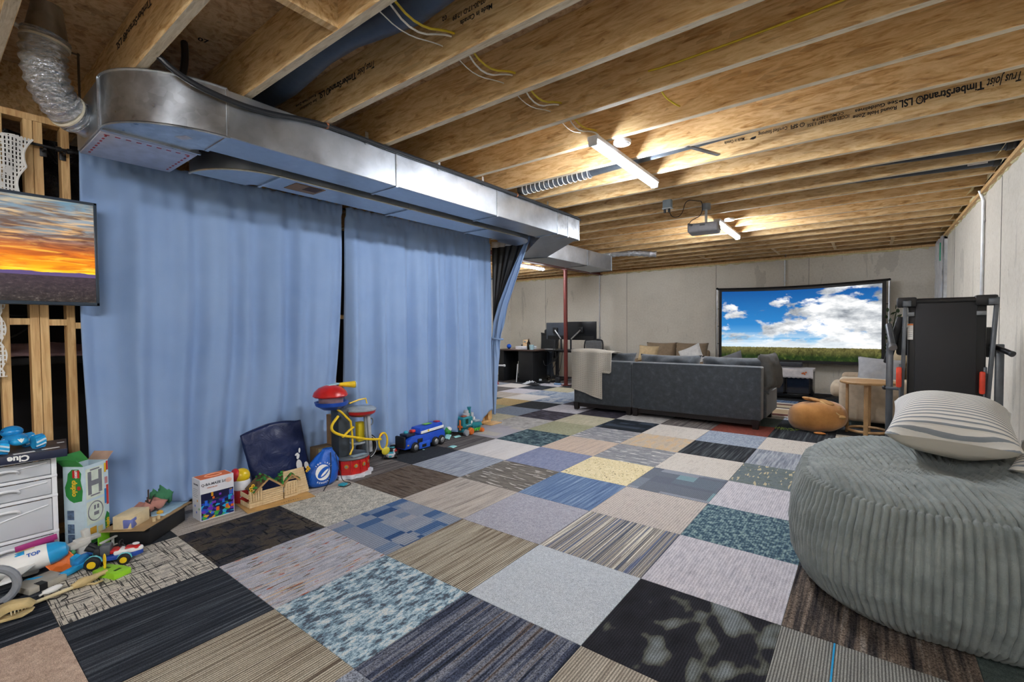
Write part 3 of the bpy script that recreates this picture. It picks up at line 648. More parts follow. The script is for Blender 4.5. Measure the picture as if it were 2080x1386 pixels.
# electric cables through the joists
M_yc, M_wc = mat('#cdb52a', .5), mat('#e6e4dc', .5)
def cable(name, label, pts, m, r=.0055, cat='cable', group=None):
    b = B(pts[len(pts)//2]); b.tube(pts, r, 6, smooth=2); return b.out(name, m, label=label, cat=cat, group=group)
def cable_(par, pts, m, r, name):
    b = B(par.matrix_basis.translation); b.tube(pts, r, 6, smooth=2); o = b.out(name, m, par, loc=(0, 0, 0))
    if par.rotation_euler.z: o.rotation_euler.z = -par.rotation_euler.z
    return o
yc, wc, wc2 = [], [], []
for k in range(-4, 1):
    y = jy(k); x = -.10+.02*(k+3)
    yc += [(x, y-.02, 2.655), (x, y+.06, 2.655), (x, y+.24, 2.585)]; wc += [(x-.02, y-.02, 2.65), (x-.02, y+.06, 2.65), (x-.03, y+.24, 2.565)]
    wc2 += [(x-.08, y-.02, 2.625), (x-.08, y+.06, 2.625), (x-.07, y+.22, 2.57)]
yc += [(-.03, jy(1)+.0, 2.63)]; wc += [(-.02, jy(1)-.04, 2.61), (.0, jy(1)+.03, 2.57), (.02, .68, 2.54)]; wc2 += [(-.10, jy(1)-.1, 2.60)]
cable('yellow_cable', 'yellow cable threaded through the joists toward the nearest lamp', yc, M_yc)
cable('white_cable', 'thick white cable beside the yellow one ending at the nearest lamp', wc, M_wc, .0045)
cable('thin_white_cable', 'thin white cable sagging lowest between the near joists', wc2, M_wc, .0026)
cable('yellow_cable', 'yellow cable clipped along a joist face at upper right', [(.52, jy(0)-.004, 2.66), (.62, jy(0)-.012, 2.648), (.9, jy(0)-.012, 2.65), (1.18, jy(0)-.012, 2.655), (1.45, jy(0)-.012, 2.67), (1.9, jy(0)-.012, 2.68)], M_yc)
cable('yellow_cable', 'short yellow cable dropping between joists right of the nearest lamp', [(.53, jy(0)+.06, 2.66), (.53, jy(0)+.2, 2.60), (.54, jy(1)-.06, 2.62), (.545, jy(1)+.0, 2.63)], M_yc)
# round white disc next to the nearest lamp
dk = thing('ceiling_disc', 'round white ceiling box cover beside the nearest lamp', 'cover', (.12, .88, 2.55))
B().lathe([(0, 0), (.06, 0), (.062, -.01), (.058, -.022), (0, -.026)], 28).out('cover_plate', mat('#eef0f0', .4), dk)
B().lathe([(.05, -.0225), (.045, -.0275), (0, -.0285)], 24).out('raised_centre', mat('#f5f5f3', .4), dk)
dk = thing('smoke_detector', 'white smoke detector on the ceiling behind the partition post', 'detector', (-2.35, 2.72, 2.55))
B().lathe([(0, 0), (.07, 0), (.07, -.02), (.055, -.04), (0, -.045)], 24).out('body', mat('#dfe0de', .5), dk); B().lathe([(.03, -.044), (.025, -.05), (0, -.05)], 16).out('sensor', mat('#9a9c9c', .5), dk)
dk = thing('ceiling_disc', 'round white ceiling box cover beside the lamp beyond the projector', 'cover', (.15, 3.9, 2.55))
B().lathe([(0, 0), (.06, 0), (.062, -.01), (.058, -.022), (0, -.026)], 28).out('cover_plate', mat('#eef0f0', .4), dk)
# projector and outlet box
pj_ = thing('projector', 'grey ceiling projector hung on a short pole between two lamps', 'projector', (.10, 3.0, 2.24), .12)
M_pj = mat('#8f9095', .45)
B().box((0, 0, .05), (.30, .24, .095), bev=.022, seg=3).out('body', M_pj, pj_)
B().box((.0, -.121, .07), (.05, .004, .012)).out('port', M_black, pj_); B().box((-.12, -.122, .085), (.05, .01, .02), rot=(0, .3, 0)).out('plug', M_black, pj_)
B().box((.152, .02, .055), (.004, .12, .05)).out('vent', mat('#3c3e44', .5), pj_); B().cyl((.09, .12, .05), (.09, .135, .05), .03, n=18).out('lens', mat('#22242a', .1), pj_)
B().cyl((.02, 0, .095), (.02, 0, .25), .013, n=12).out('pole', mat('#b9bbb9', .4), pj_); B().cyl((.02, 0, .25), (.02, 0, .31), .045, n=16).out('mount_plate', mat('#7c7f80', .5), pj_)
ob = thing('outlet_box', 'grey electrical outlet box on the joist left of the projector', 'outlet', (-.14, jy(5)-.03, 2.50))
B().box((0, 0, 0), (.085, .06, .085), bev=.006).out('box', mat('#7f8b90', .5), ob); B().box((0, -.0, -.045), (.095, .07, .008), bev=.002).out('cover', mat('#c3c8c9', .5), ob)
for x in (-.025, .02): B().cyl((x, -.01, -.05), (x, -.01, -.085), .012, n=10).out('plug', M_black, ob)
cable_(ob, [(-.12, jy(5)-.04, 2.42), (-.10, jy(5), 2.36), (-.02, jy(5)+.05, 2.38), (0, jy(5)+.1, 2.55), (.05, jy(5)+.35, 2.58), (.11, 2.9, 2.56), (.10, 2.93, 2.42), (-.0, 2.9, 2.38), (-.02, 2.87, 2.33)], M_black, .004, 'cord')
# conduits on the walls
for x, lab, z0 in ((.235, 'thin steel conduit running down the back wall behind the projector screen', .5), (-3.64, 'thin steel conduit on the back wall right of the black monitor', .3)):
    t = thing('conduit', lab, 'conduit', (x, 7.985, z0), group='steel wall conduits')
    b = B(); b.tube([(0, 0, 0), (0, 0, 1.0), (0, 0, 2.50-z0), (.01, -.02, 2.56-z0), (.03, -.10, 2.60-z0)], .013, 10); b.out('pipe', M_steel, t)
    for zz in (.7, 1.6): B().box((0, .006, zz), (.06, .012, .02), bev=.003).out('clip', M_steel, t)
t = thing('conduit', 'thin steel conduit on the right wall behind the treadmill', 'conduit', (XR-.016, 4.2, .3), group='steel wall conduits')
b = B(); b.tube([(0, 0, 0), (0, 0, 1.0), (0, 0, 2.15), (-.03, -.01, 2.25)], .013, 10); b.out('pipe', M_steel, t)
B().box((.008, 0, 1.95), (.012, .06, .02), bev=.003).out('clip', M_steel, t)

# ------------------------------------------------------------------ curtains
n = NT('blue_curtain_cloth'); v = n.coord()
n.fin(n.ramp(n.noise(n.coord(), 1.2, 4, .6), [(.3, '#7f9bc4'), (.7, '#8fa9cd')]), .75, 0, Sheen_Weight=.15)
n.bump(n.noise(v, 5, 5, .6, .6), .10, .02); M_blue = n.m
def fold(y, z, seed, A, B_):
    s = 0
    for k, (fq, am) in enumerate(((15, .50), (26, .55), (43, .34), (6, .40))):
        md = .55+.9*abs(mnoise.noise(V((y*1.7+k*5, z*.35, seed+k))))
        s += am*md*math.sin(fq*y*1.0+seed*1.7*(k+1)+1.3*math.sin(2.3*y+k)+.22*z*(k-1.5))
    return A*s+B_*mnoise.noise(V((y*3, z*1.5, seed)))
def curtain(name, label, yl, yr, ztop, zbot, seed, m=M_blue, xb=-2.405, flare=None, group='blue curtains on the stud wall'):
    t = thing(name, label, 'curtain', (xb, (yl(0)+yr(0))/2, 0), group=group)
    b = B(t.location)
    def f(u, v):
        zt = ztop(u); zb = zbot(u); z = zt+(zb-zt)*v
        y = yl(v)+(yr(v)-yl(v))*u
        amp = .020+.042*min(1, v*2.2)
        x = xb+.02+fold(yl(0)+(yr(0)-yl(0))*u, z, seed, amp, .01)
        if v < .035: x = xb+.022+.006*math.sin(u*190+seed)+.004*math.sin(u*77); z += .006*math.sin(u*140+seed)
        if flare: 
            dx, dy = flare(u, v, z); x += dx; y += dy
        return V((x, y, z))
    b.grid(f, 150, 90); b.out('cloth', m, t, loc=(0, 0, 0), smooth=80, solid=.003)
    return t
def fl1(u, v, z):
    dx = 0
    if z < .42:
        k = (.42-z)/.42
        dx = k*k*(.02+.12*max(0, 1-u*3.0)+.03*math.sin(u*23))+.03*k*mnoise.noise(V((u*11, z*9, 2)))
    return dx, .02*math.sin(z*3+u*8)*v
c1 = curtain('curtain', 'wide light blue curtain from the television to the gap in the middle', lambda v: -1.515-.02*v, lambda v: .29-.03*v-.20*v**3, lambda u: 2.385+.02*u, lambda u: .035, 1.0, flare=fl1)
def fl2(u, v, z):
    k = max(0, (.75-z)/.75)
    return .05*k*k*abs(math.sin(u*5.5+.6))+.02*k*mnoise.noise(V((u*9, z*6, 5))), -.10*k*k*(1-u)*0+.08*k*math.sin(u*7)*u
c2 = curtain('curtain', 'light blue curtain right of the gap, its lower right corner lifted off the post', lambda v: .335-.02*v-.05*v**4, lambda v: 2.40+.0*v, lambda u: 2.395+.03*u, lambda u: .05+.30*max(0, u-.90)/.10*0+.14*max(0, (u-.85)/.15), 4.2, flare=fl2)
rod = thing('curtain_rod', 'black curtain rod carrying the blue curtains and lace valance', 'rod', (-2.418, 0, 2.365))
B(rod.location).cyl((-2.418, -2.6, 2.372), (-2.418, -1.6, 2.36), .008, n=10).cyl((-2.418, -1.6, 2.36), (-2.418, 2.42, 2.40), .010, n=10).out('bar', M_black, rod, loc=(0, 0, 0))
for y in (-1.66, -1.575, .31, 2.36):
    z = 2.36 if y < 0 else 2.38
    B(rod.location).box((-2.435, y, z-.02), (.07, .012, .012)).box((-2.465, y, z-.025), (.008, .03, .05), bev=.002).out('bracket', M_black, rod, loc=(0, 0, 0))
for y in (-1.60, -1.55): B(rod.location).cyl((-2.418, y-.012, 2.36), (-2.418, y+.012, 2.36), .016, n=14).out('end_knob', M_black, rod, loc=(0, 0, 0))
# swept back door curtain at the end of the wall: black lining with white header, blue outside
sc_ = thing('tied_curtain', 'black lined blue door curtain swept back and tied at the post', 'curtain', (-2.3, 2.62, 0))
RB = [(2.404, -1.835), (1.918, -2.038), (1.548, -2.201), (1.25, -2.30), (1.034, -2.365), (.638, -2.40), (.12, -2.43)]
LB = [(2.36, -1.90), (1.869, -2.21), (1.557, -2.38), (1.33, -2.47), (1.0, -2.50), (.6, -2.53), (.12, -2.56)]
def itp(T_, z):
    for (z0_, a), (z1_, c_) in zip(T_, T_[1:]):
        if z >= z1_: k = min(1, max(0, (z0_-z)/(z0_-z1_))); return a+(c_-a)*k
    return T_[-1][1]
def swept(off):
    def f(u, v):
        z = 2.385*(1-v)+.12*v
        xr = itp(LB, z)+.03; xl = min(-2.50, xr-.04) if z < 1.6 else -2.50
        k = max(0, min(1, (2.385-z)/1.2))
        return V((xl+(xr-xl)*u, 2.605+off+.014*math.sin(u*34+z*1.5)*(1-.7*k)+.010*math.sin(u*13+2*z), z))
    return f
b = B(sc_.location); b.grid(swept(.0), 60, 70); b.out('black_lining', mat('#17191d', .5, key='lining'), sc_, loc=(0, 0, 0), smooth=80, solid=.002)
b = B(sc_.location); b.grid(lambda u, v: swept(.0)(u, v*.035)+V((0, -.006, .012)), 60, 6); b.out('white_header', mat('#c9c4bc', .8), sc_, loc=(0, 0, 0), smooth=80, solid=.002)
def outer(u, v):      # blue outside turned over the leading edge, gathered at the tie
    z = 2.39*(1-v)+.10*v
    a, c_ = itp(LB, z), itp(RB, z); g_ = math.exp(-((z-1.12)/.30)**2)
    return V((a+(c_-a)*u, 2.56-.03*math.sin(u*PI)-.016*math.sin(u*15+z*3)-.018*g_*math.sin(u*30+z*14), z))
b = B(sc_.location); b.grid(outer, 40, 70); b.out('blue_face', M_blue, sc_, loc=(0, 0, 0), smooth=80, solid=.003)
b = B(sc_.location); b.tube([(-2.52, 2.50, 1.13), (-2.46, 2.50, 1.12), (-2.38, 2.51, 1.11), (-2.33, 2.57, 1.10), (-2.37, 2.66, 1.10), (-2.47, 2.66, 1.11)], .012, 8, smooth=2); b.out('tie_band', M_blue, sc_, loc=(0, 0, 0))
# lace valance at the left edge
n = NT('white_lace'); v = n.coord()
g = n.sep(n.coord(scale=(1, 420, 1)))[1]; g2 = n.sep(n.coord(scale=(1, 1, 260)))[2]
net = n.math('MULTIPLY', n.math('GREATER_THAN', n.math('SINE', g), .35), n.math('GREATER_THAN', n.math('SINE', g2), -.6))
flw = n.math('GREATER_THAN', n.noise(v, 22, 3, .6, 1.0), .56)
al = n.math('SUBTRACT', 1.0, n.math('MULTIPLY', net, n.math('SUBTRACT', 1.0, flw)))
n.fin('#dcdad4', .85); n.ln(al, n.b.inputs['Alpha']); M_lace = n.m
lc = thing('lace_valance', 'white lace valance with scalloped edge above the television', 'curtain', (-2.37, -1.95, 2.1))
def lace_edge(z): return -1.715-.055*(2.37-z)/.3-.022*abs(math.sin((2.37-z)*19))
b = B(lc.location); b.grid(lambda u, v: (lambda z: V((-2.372+.012*math.sin(u*30+v), -2.4+(lace_edge(z)+2.4)*u, z)))(2.375-.42*v), 50, 40); b.out('lace', M_lace, lc, loc=(0, 0, 0), smooth=80)
b = B(lc.location); b.tube([(-2.37, lace_edge(2.37-.42*k/60), 2.37-.42*k/60) for k in range(61)], .006, 6); b.out('scalloped_trim', mat('#e6e4de', .8), lc, loc=(0, 0, 0))
lc2 = thing('lace_curtain', 'strip of white lace hanging below the television at the left edge', 'curtain', (-2.37, -1.95, 1.2))
b = B(lc2.location); b.grid(lambda u, v: (lambda z: V((-2.372+.012*math.sin(u*30+v), -2.3+(-1.868+.022*abs(math.sin((z)*21))+2.3)*u, z)))(1.42-.42*v), 40, 40); b.out('lace', M_lace, lc2, loc=(0, 0, 0), smooth=80)

# ------------------------------------------------------------------ television
tv = thing('television', 'wall television showing an orange sunset over dark plains', 'television', (-2.25, -1.99, 1.42))
O5 = tv.location
yr_, yl_ = -1.468, -2.54
B(O5).box((-2.262, (yl_+yr_)/2, 1.718), (.035, yr_-yl_, .622), bev=.006).out('back_case', M_black, tv, loc=(0, 0, 0))
fm = mat('#2a3642', .35)
for c, d in (((-2.24, (yl_+yr_)/2, 2.021), (.016, yr_-yl_, .016)), ((-2.24, (yl_+yr_)/2, 1.417), (.016, yr_-yl_, .02)), ((-2.24, yr_-.008, 1.718), (.016, .016, .622)), ((-2.24, yl_+.008, 1.718), (.016, .016, .622))):
    B(O5).box(c, d, bev=.003).out('bezel', fm, tv, loc=(0, 0, 0))
n = NT('sunset_picture'); g = n.sep(n.coord('Generated')); yy, zz = g[1], g[2]
cl = n.noise(n.coord('Generated', scale=(1, 3.0, 10)), 1.6, 6, .62, .9)
cl2 = n.noise(n.coord('Generated', scale=(1, 2.0, 14), loc=(0, 3, 5)), 2.2, 6, .6, .6)
sky = n.ramp(zz, [(.30, '#ffcf1e'), (.36, '#ff9a14'), (.46, '#e07518'), (.56, '#a8623a'), (.66, '#7f8a8e'), (.82, '#8b98a2'), (1.0, '#5f8296')])
dk_ = n.ramp(zz, [(.30, '#e8860f'), (.42, '#b4531a'), (.58, '#6b4334'), (.8, '#6a5a52'), (1.0, '#7b6a5c')])
lt = n.ramp(zz, [(.3, '#ffe24a'), (.45, '#ffb52a'), (.62, '#e8b070'), (.85, '#d9b98c'), (1.0, '#a9a592')])
c = n.mix(n.ramp(cl, [(.42, (0, 0, 0)), (.6, (1, 1, 1))]), sky, dk_); c = n.mix(n.ramp(cl2, [(.5, (0, 0, 0)), (.66, (.9, .9, .9))]), c, lt)
gn = n.noise(n.coord('Generated', scale=(1, 40, 40)), 1.5, 5, .7); gd = n.mix(n.ramp(zz, [(.0, (1, 1, 1)), (.26, (0, 0, 0))]), n.ramp(gn, [(.3, '#2e2630'), (.7, '#4c3c44')]), n.ramp(gn, [(.35, '#1a1617'), (.55, '#332c2a'), (.7, '#6a625b')]))
hz = n.math('LESS_THAN', zz, n.math('MULTIPLY_ADD', n.noise(n.coord('Generated', scale=(1, 6, 0)), 1, 3), .05, .265))
c = n.mix(hz, c, gd); c = n.mix(n.math('MULTIPLY', hz, n.math('GREATER_THAN', zz, .255)), c, '#5a4a78')
n.fin('#000000', .15); n.ln(c, n.b.inputs['Emission Color']); n.b.inputs['Emission Strength'].default_value = .6
B(O5).box((-2.2385, (yl_+yr_)/2, 1.719), (.004, yr_-yl_-.03, .588)).out('screen', n.m, tv, loc=(0, 0, 0), smooth=0)
B(O5).box((-2.37, -1.75, 1.75), (.20, .12, .12)).out('wall_mount', M_black, tv, loc=(0, 0, 0))
cable_(tv, [(-2.44, -1.90, 1.42), (-2.46, -1.86, 1.37), (-2.58, -1.80, 1.345), (-2.62, -1.70, 1.36), (-2.66, -1.72, 1.29), (-2.62, -1.80, 1.22), (-2.6, -1.86, 1.21)], M_black, .005, 'cord')
# ------------------------------------------------------------------ behind the studs
n = NT('black_poly_sheet'); n.fin('#0b0b0d', .18); n.bump(n.noise(n.coord(), 7, 5, .65, 1.5), .9, .05); M_poly = n.m
b = B((-3.0, -1.7, 1.3)); b.grid(lambda u, v: V((-2.75+.05*mnoise.noise(V((u*14, v*5, 0))), -2.7+1.35*u, 1.5+1.0*v)), 60, 40); b.out('plastic_sheet', M_poly, label='crumpled black plastic sheet hung behind the left studs', cat='sheet', smooth=80, solid=.002)
bd = thing('loft_bed', 'dark loft bed with rumpled pink cover seen between the studs', 'bed', (-3.3, -1.9, 0))
B().box((0, 0, 1.06), (.9, 1.9, .05), bev=.01).out('platform', mat('#161416', .6), bd)
b = B(); b.grid(lambda u, v: V((-.44+.88*u, -.93+1.86*v, 1.10+.06*math.sin(PI*u)*math.sin(PI*v)+.05*mnoise.noise(V((u*6, v*9, 3))))), 30, 50); b.out('cover', mat('#a8898c', .9), bd, smooth=80, solid=.02)
for x in (-.42, .42):
    for y in (-.92, .92): B().box((x, y, .53), (.05, .05, 1.06), bev=.006).out('leg', mat('#161416', .6), bd)
bd2 = B((-3.9, .3, 1.2)).box((-3.9, .3, 1.27), (.03, 5.4, 2.5)).out('dark_backing', mat('#1c1a1b', .9, key='inner'), smooth=0, kind='structure', label='dark backing panel added to keep the space behind the studs black')  # near-black panel added to darken the unlit space behind the studs
# ------------------------------------------------------------------ grey sectional sofa
n = NT('grey_velvet'); v = n.coord(); f = n.noise(v, 14, 5, .7)
n.fin(n.ramp(f, [(.3, '#30353a'), (.55, '#3f454b'), (.7, '#545b61')]), .8, 0, Sheen_Weight=.4); n.bump(n.noise(v, 90, 3), .15, .004); M_gv = n.m
M_dkwood = mat('#211a18', .45)
sofa = thing('sectional_sofa', 'charcoal grey sectional sofa seen from behind', 'sofa', (-.8, 4.5, 0)); so = sofa.location
for x0, x1 in ((-2.07, -1.142), (-1.132, .49)):
    B(so).box(((x0+x1)/2, 4.1, .43), (x1-x0, .20, .65), bev=.02, seg=3).out('back_panel', M_gv, sofa, loc=(0, 0, 0))
    B(so).tube([(x0+.012, 4.003, .752), ((x0+x1)/2, 4.003, .752), (x1-.012, 4.003, .752)], .006, 6).out('piping', mat('#7b8288', .6), sofa, loc=(0, 0, 0))
    B(so).box(((x0+x1)/2, 4.11, .075), (x1-x0-.06, .16, .06)).out('rail', M_dkwood, sofa, loc=(0, 0, 0))
B(so).box((-.30, 4.62, .27), (1.64, .84, .32), bev=.03, seg=3).out('seat_base', M_gv, sofa, loc=(0, 0, 0))
B(so).box((-1.61, 5.0, .27), (.92, 1.6, .32), bev=.03, seg=3).out('chaise_base', M_gv, sofa, loc=(0, 0, 0))
for x, w_ in ((-.72, .8), (.1, .8)): B(so).box((x, 4.66, .47), (w_, .78, .14), bev=.05, seg=4).out('seat_cushion', M_gv, sofa, loc=(0, 0, 0))
B(so).box((-1.61, 5.0, .47), (.88, 1.5, .14), bev=.05, seg=4).out('seat_cushion', M_gv, sofa, loc=(0, 0, 0))
for x, w_, z in ((-1.62, .84, .835), (-.71, .86, .825), (.13, .82, .82)):
    b = B(so); b.cushion((w_, .46, .24), fr((x, 4.29, z-.19), (1, 0, 0), (0, .22, 1)), 20, 4, .35, .05, x); b.out('back_cushion', M_gv, sofa, loc=(0, 0, 0), smooth=60)
for x, y in ((-2.03, 4.03), (-1.185, 4.03), (-1.09, 4.03), (.43, 4.03), (-2.03, 5.72), (-1.2, 5.72), (.43, 4.98)):
    b = B(so); b.bm.free(); b.bm = bmesh.new(); r = bmesh.ops.create_cone(b.bm, cap_ends=True, segments=4, radius1=.042, radius2=.058, depth=.115, matrix=xf((x, y, .0575), (0, 0, PI/4))); b.out('leg', M_dkwood, sofa, loc=(0, 0, 0), smooth=0)
pl = B((.50, 4.40, .68)); pl.cushion((.46, .46, .20), fr((.52, 4.42, .68), (.25, 1, .0), (-.15, .12, 1)), 20, 2.6, .45, .03, 2)
pl.out('throw_pillow', mat('#4c4b49', .85, bump=.3), label='dark grey throw pillow bulging past the right end of the sofa', cat='pillow', smooth=60)
b = B((.02, 4.6, .7)); b.cushion((.42, .42, .16), fr((-.0, 4.62, .665), (1, 0, .35), (-.35, .3, 1)), 16, 2.6, .45); b.out('throw_pillow', mat('#3a3a3c', .85), label='dark pillow corner peeking above the sofa before the screen', cat='pillow', smooth=60)
# knitted throw
n = NT('waffle_knit'); uv = n.coord(); s = n.sep(uv)
a1 = n.math('SINE', n.math('MULTIPLY', s[0], 2*PI/.027)); a2 = n.math('SINE', n.math('MULTIPLY', n.math('ADD', s[2], s[1]), 2*PI/.027)); hole = n.math('MULTIPLY', n.math('GREATER_THAN', a1, .1), n.math('GREATER_THAN', a2, .1))
n.fin(n.mix(n.math('MULTIPLY', hole, .55), '#cfc8ba', '#8b8577'), .95); n.bump(n.math('MULTIPLY', a1, a2), .6, .006); M_knit = n.m
def throw(u, v):
    s = v*1.05
    x = -2.16+.73*u
    if s < .30: y, z = 4.36-s, .875+.03*math.sin(s*6)
    else: y, z = 3.985-.01-.012*math.sin((s-.3)*4), .885-(s-.30)
    y += .012*math.sin(u*15+s*2)*(1 if s > .3 else .3); 
    if s < .3: z += .02*math.sin(u*4)
    # corner wrap at the left end, hem lower at the right
    if u < .1: x += .02*(s); y += .10*(.1-u)/.1*(1 if s > .3 else 0)
    drop = .42+.24*min(1, max(0, u*1.35)) ; drop = .53+.20*u if u < .80 else .29
    if s > .30+drop: 
        k = s-.30-drop; z += k*.97; y -= .012; x -= .02*k
    x += .03*(s-.3)*(.5-u) if s > .3 else 0
    return V((x, y, z))
b = B((-1.8, 4.0, .5)); b.grid(throw, 60, 80); b.out('throw_blanket', M_knit, label='cream waffle knit throw draped over the left corner of the sofa', cat='blanket', smooth=80, solid=.008)

# ------------------------------------------------------------------ loveseat by the back wall
M_tan = mat('#8d7a63', .85, bump=.25, bscale=150)
lv = thing('loveseat', 'tan loveseat against the back wall behind the sectional', 'sofa', (-1.70, 7.4, 0))
B().box((0, 0, .22), (1.36, .8, .34), bev=.04, seg=3).out('base', M_tan, lv)
for s_ in (-1, 1):
    B().box((s_*.68, 0, .31), (.14, .82, .54), bev=.06, seg=4).out('arm', M_tan, lv)
    B().cushion((.66, .50, .26), fr((s_*.315, .22, .67), (1, 0, 0), (0, .25, 1)), 18, 4, .35, .03, s_+3).out('back_cushion', M_tan, lv, smooth=60)
    B().box((s_*.315, -.08, .46), (.62, .62, .15), bev=.05, seg=4).out('seat_cushion', M_tan, lv)
B().box((0, .34, .45), (1.3, .12, .62), bev=.04, seg=3).out('backrest', M_tan, lv)
for x in (-.7, .7):
    for y in (-.34, .34): B().cyl((x, y, 0), (x, y, .06), .025, n=10).out('foot', M_dkwood, lv)
b = B((-2.12, 7.15, .7)); b.cushion((.42, .34, .14), fr((-2.1, 7.12, .70), (1, 0, -.05), (0, .35, 1)), 16); b.out('throw_pillow', mat('#c3ab84', .85), label='tan pillow at the left end of the loveseat', cat='pillow', smooth=60)
b = B((-1.2, 7.1, .7)); b.cushion((.44, .42, .14), fr((-1.22, 7.1, .66), (1, 0, .45), (-.45, .3, 1)), 16); b.out('throw_pillow', mat('#d8d8d6', .85), label='white pillow tilted at the right end of the loveseat', cat='pillow', smooth=60)

# ------------------------------------------------------------------ projector screen
ps = thing('projection_screen', 'free standing screen with bright clouds and grass before the back wall', 'screen', (.43, 7.72, 0)); po = ps.location
x0, x1, z0, z1 = -.875, 1.735, .56, 1.99
def zt(u): return z1+.012-.035*math.sin(PI*u)*1.0+.012*(u-.5)
n = NT('cloud_picture'); g = n.sep(n.coord('Generated')); gx, gz = g[0], g[2]
c1_ = n.noise(n.coord('Generated', scale=(3.0, 1, 3.2), loc=(.35, 0, .2)), 1.35, 8, .58, .25)
bias = n.math('MULTIPLY_ADD', gx, .13, n.math('MULTIPLY_ADD', gz, -.14, .045))
dens = n.math('ADD', c1_, bias)
sky = n.ramp(gz, [(.18, '#b9d6ea'), (.30, '#6fb0dd'), (.5, '#2b80c4'), (1.0, '#0a4f96')])
shade = n.noise(n.coord('Generated', scale=(3.0, 1, 3.6), loc=(.35, 0, .45)), 1.5, 6, .6)
cloud = n.ramp(shade, [(.36, '#7f868e'), (.48, '#c3c7cb'), (.6, '#ffffff')])
low = n.noise(n.coord('Generated', scale=(2.2, 1, 11), loc=(2, 0, 0)), 1.3, 5, .55)
c = n.mix(n.ramp(dens, [(.49, (0, 0, 0)), (.56, (1, 1, 1))]), sky, cloud)
c = n.mix(n.math('MULTIPLY', n.ramp(low, [(.42, (0, 0, 0)), (.58, (.85, .85, .85))]), n.ramp(gz, [(.2, (1, 1, 1)), (.42, (0, 0, 0))])), c, '#dfe8ee')
gr_ = n.noise(n.coord('Generated', scale=(40, 1, 14)), 1.2, 5, .65, 1.0)
grass = n.mix(n.ramp(gz, [(.05, (1, 1, 1)), (.16, (0, 0, 0))]), n.ramp(gr_, [(.3, '#3c3a18'), (.7, '#857e4a')]), n.ramp(gr_, [(.3, '#0a1606'), (.55, '#213612'), (.75, '#5a6329')]))
c = n.mix(n.math('LESS_THAN', gz, n.math('MULTIPLY_ADD', n.noise(n.coord('Generated', scale=(90, 1, 1)), 1, 2), .02, .165)), c, grass)
n.fin('#101010', .9); n.ln(c, n.b.inputs['Emission Color']); n.b.inputs['Emission Strength'].default_value = .55
M_img = n.m
def sheet(xa, xb, za, zb, y, bow):
    return lambda u, v: V((xa+(xb-xa)*u, y, za+(zb-za)*v+(bow*(-math.sin(PI*u)+.3*(u-.5)) if True else 0)*v))
b = B(po); b.grid(sheet(x0+.055, x1-.055, z0+.055, z1-.05, 7.715, .035), 24, 10); b.out('picture', M_img, ps, loc=(0, 0, 0), smooth=0)
b = B(po); b.grid(sheet(x0, x1, z0, z1, 7.722, .035), 24, 10); b.out('black_border', M_black, ps, loc=(0, 0, 0), smooth=0, solid=.004)
for x in (x0-.035, x1+.035):
    B(po).cyl((x, 7.73, .02), (x, 7.73, z1+.01), .014, n=12).out('pole', M_steel, ps, loc=(0, 0, 0)); B(po).box((x, 7.73, .015), (.05, .5, .03), bev=.006).out('foot', M_black, ps, loc=(0, 0, 0))
    B(po).ball((x, 7.73, z1+.01), .024, 10).out('corner_joint', M_black, ps, loc=(0, 0, 0))
    for z in (.9, 1.25, 1.6): B(po).cyl((x, 7.725, z), (x+(.05 if x < 0 else -.05), 7.72, z), .006, n=6).out('elastic_tie', M_black, ps, loc=(0, 0, 0))
b = B(po); b.tube([(x0-.035+(x1-x0+.07)*k/12, 7.728, z1+.005+.035*(-math.sin(PI*k/12)+.3*(k/12-.5))) for k in range(13)], .02, 8); b.out('top_bar', M_black, ps, loc=(0, 0, 0))

# ------------------------------------------------------------------ media cabinet, cloth
M_blk = mat('#0f1116', .25)
mc = thing('media_cabinet', 'low black media cabinet with glass doors below the screen', 'cabinet', (.2, 7.1, 0)); mo = mc.location
for c_, d_ in (((.2, 7.1, .50), (1.16, .42, .025)), ((.2, 7.1, .08), (1.16, .42, .025)), ((-.37, 7.1, .29), (.025, .42, .42)), ((.77, 7.1, .29), (.025, .42, .42)), ((.2, 7.3, .29), (1.14, .012, .42)), ((.2, 7.12, .30), (1.12, .36, .015))):
    B(mo).box(c_, d_, bev=.003).out('panel', M_blk, mc, loc=(0, 0, 0))
for xa, xb in ((-.35, .02), (.03, .385), (.395, .755)):
    d_ = B(mo).box(((xa+xb)/2, 6.886, .475), (xb-xa, .018, .025)).box(((xa+xb)/2, 6.886, .105), (xb-xa, .018, .025)).box((xa+.012, 6.886, .29), (.024, .018, .39)).box((xb-.012, 6.886, .29), (.024, .018, .39)).out('door_frame', M_blk, mc, loc=(0, 0, 0), smooth=0)
    B(mo).box(((xa+xb)/2, 6.888, .29), (xb-xa-.04, .004, .36)).out('glass', mat('#1a2230', .05), d_, loc=(0, 0, 0), smooth=0)
for x in (.39, .03): B(mo).cyl((x, 6.868, .38), (x, 6.868, .44), .008, n=8).out('handle', M_steel, mc, loc=(0, 0, 0))
for x in (-.33, .73):
    for y in (6.93, 7.27): B(mo).cyl((x, y, 0), (x, y, .07), .022, n=10).out('foot', M_steel, mc, loc=(0, 0, 0))
cl_ = thing('table_runner', 'white embroidered cloth with scalloped edge and orange flowers on the cabinet', 'cloth', (.35, 7.0, .51)); co = cl_.location
def cloth(u, v):
    x = -.1+.93*u; s = v*.56
    hem = .012*abs(math.sin(u*45))
    if s < .42: y, z = 7.28-s, .519+.003*math.sin(u*9+v*7)
    else: y, z = 6.862-.006*math.sin(u*13), .519-(s-.42)*(1-.0)-hem*(v > .97)
    if x > .79: z -= (x-.79)*1.0; 
    return V((min(x, .79), y, z))
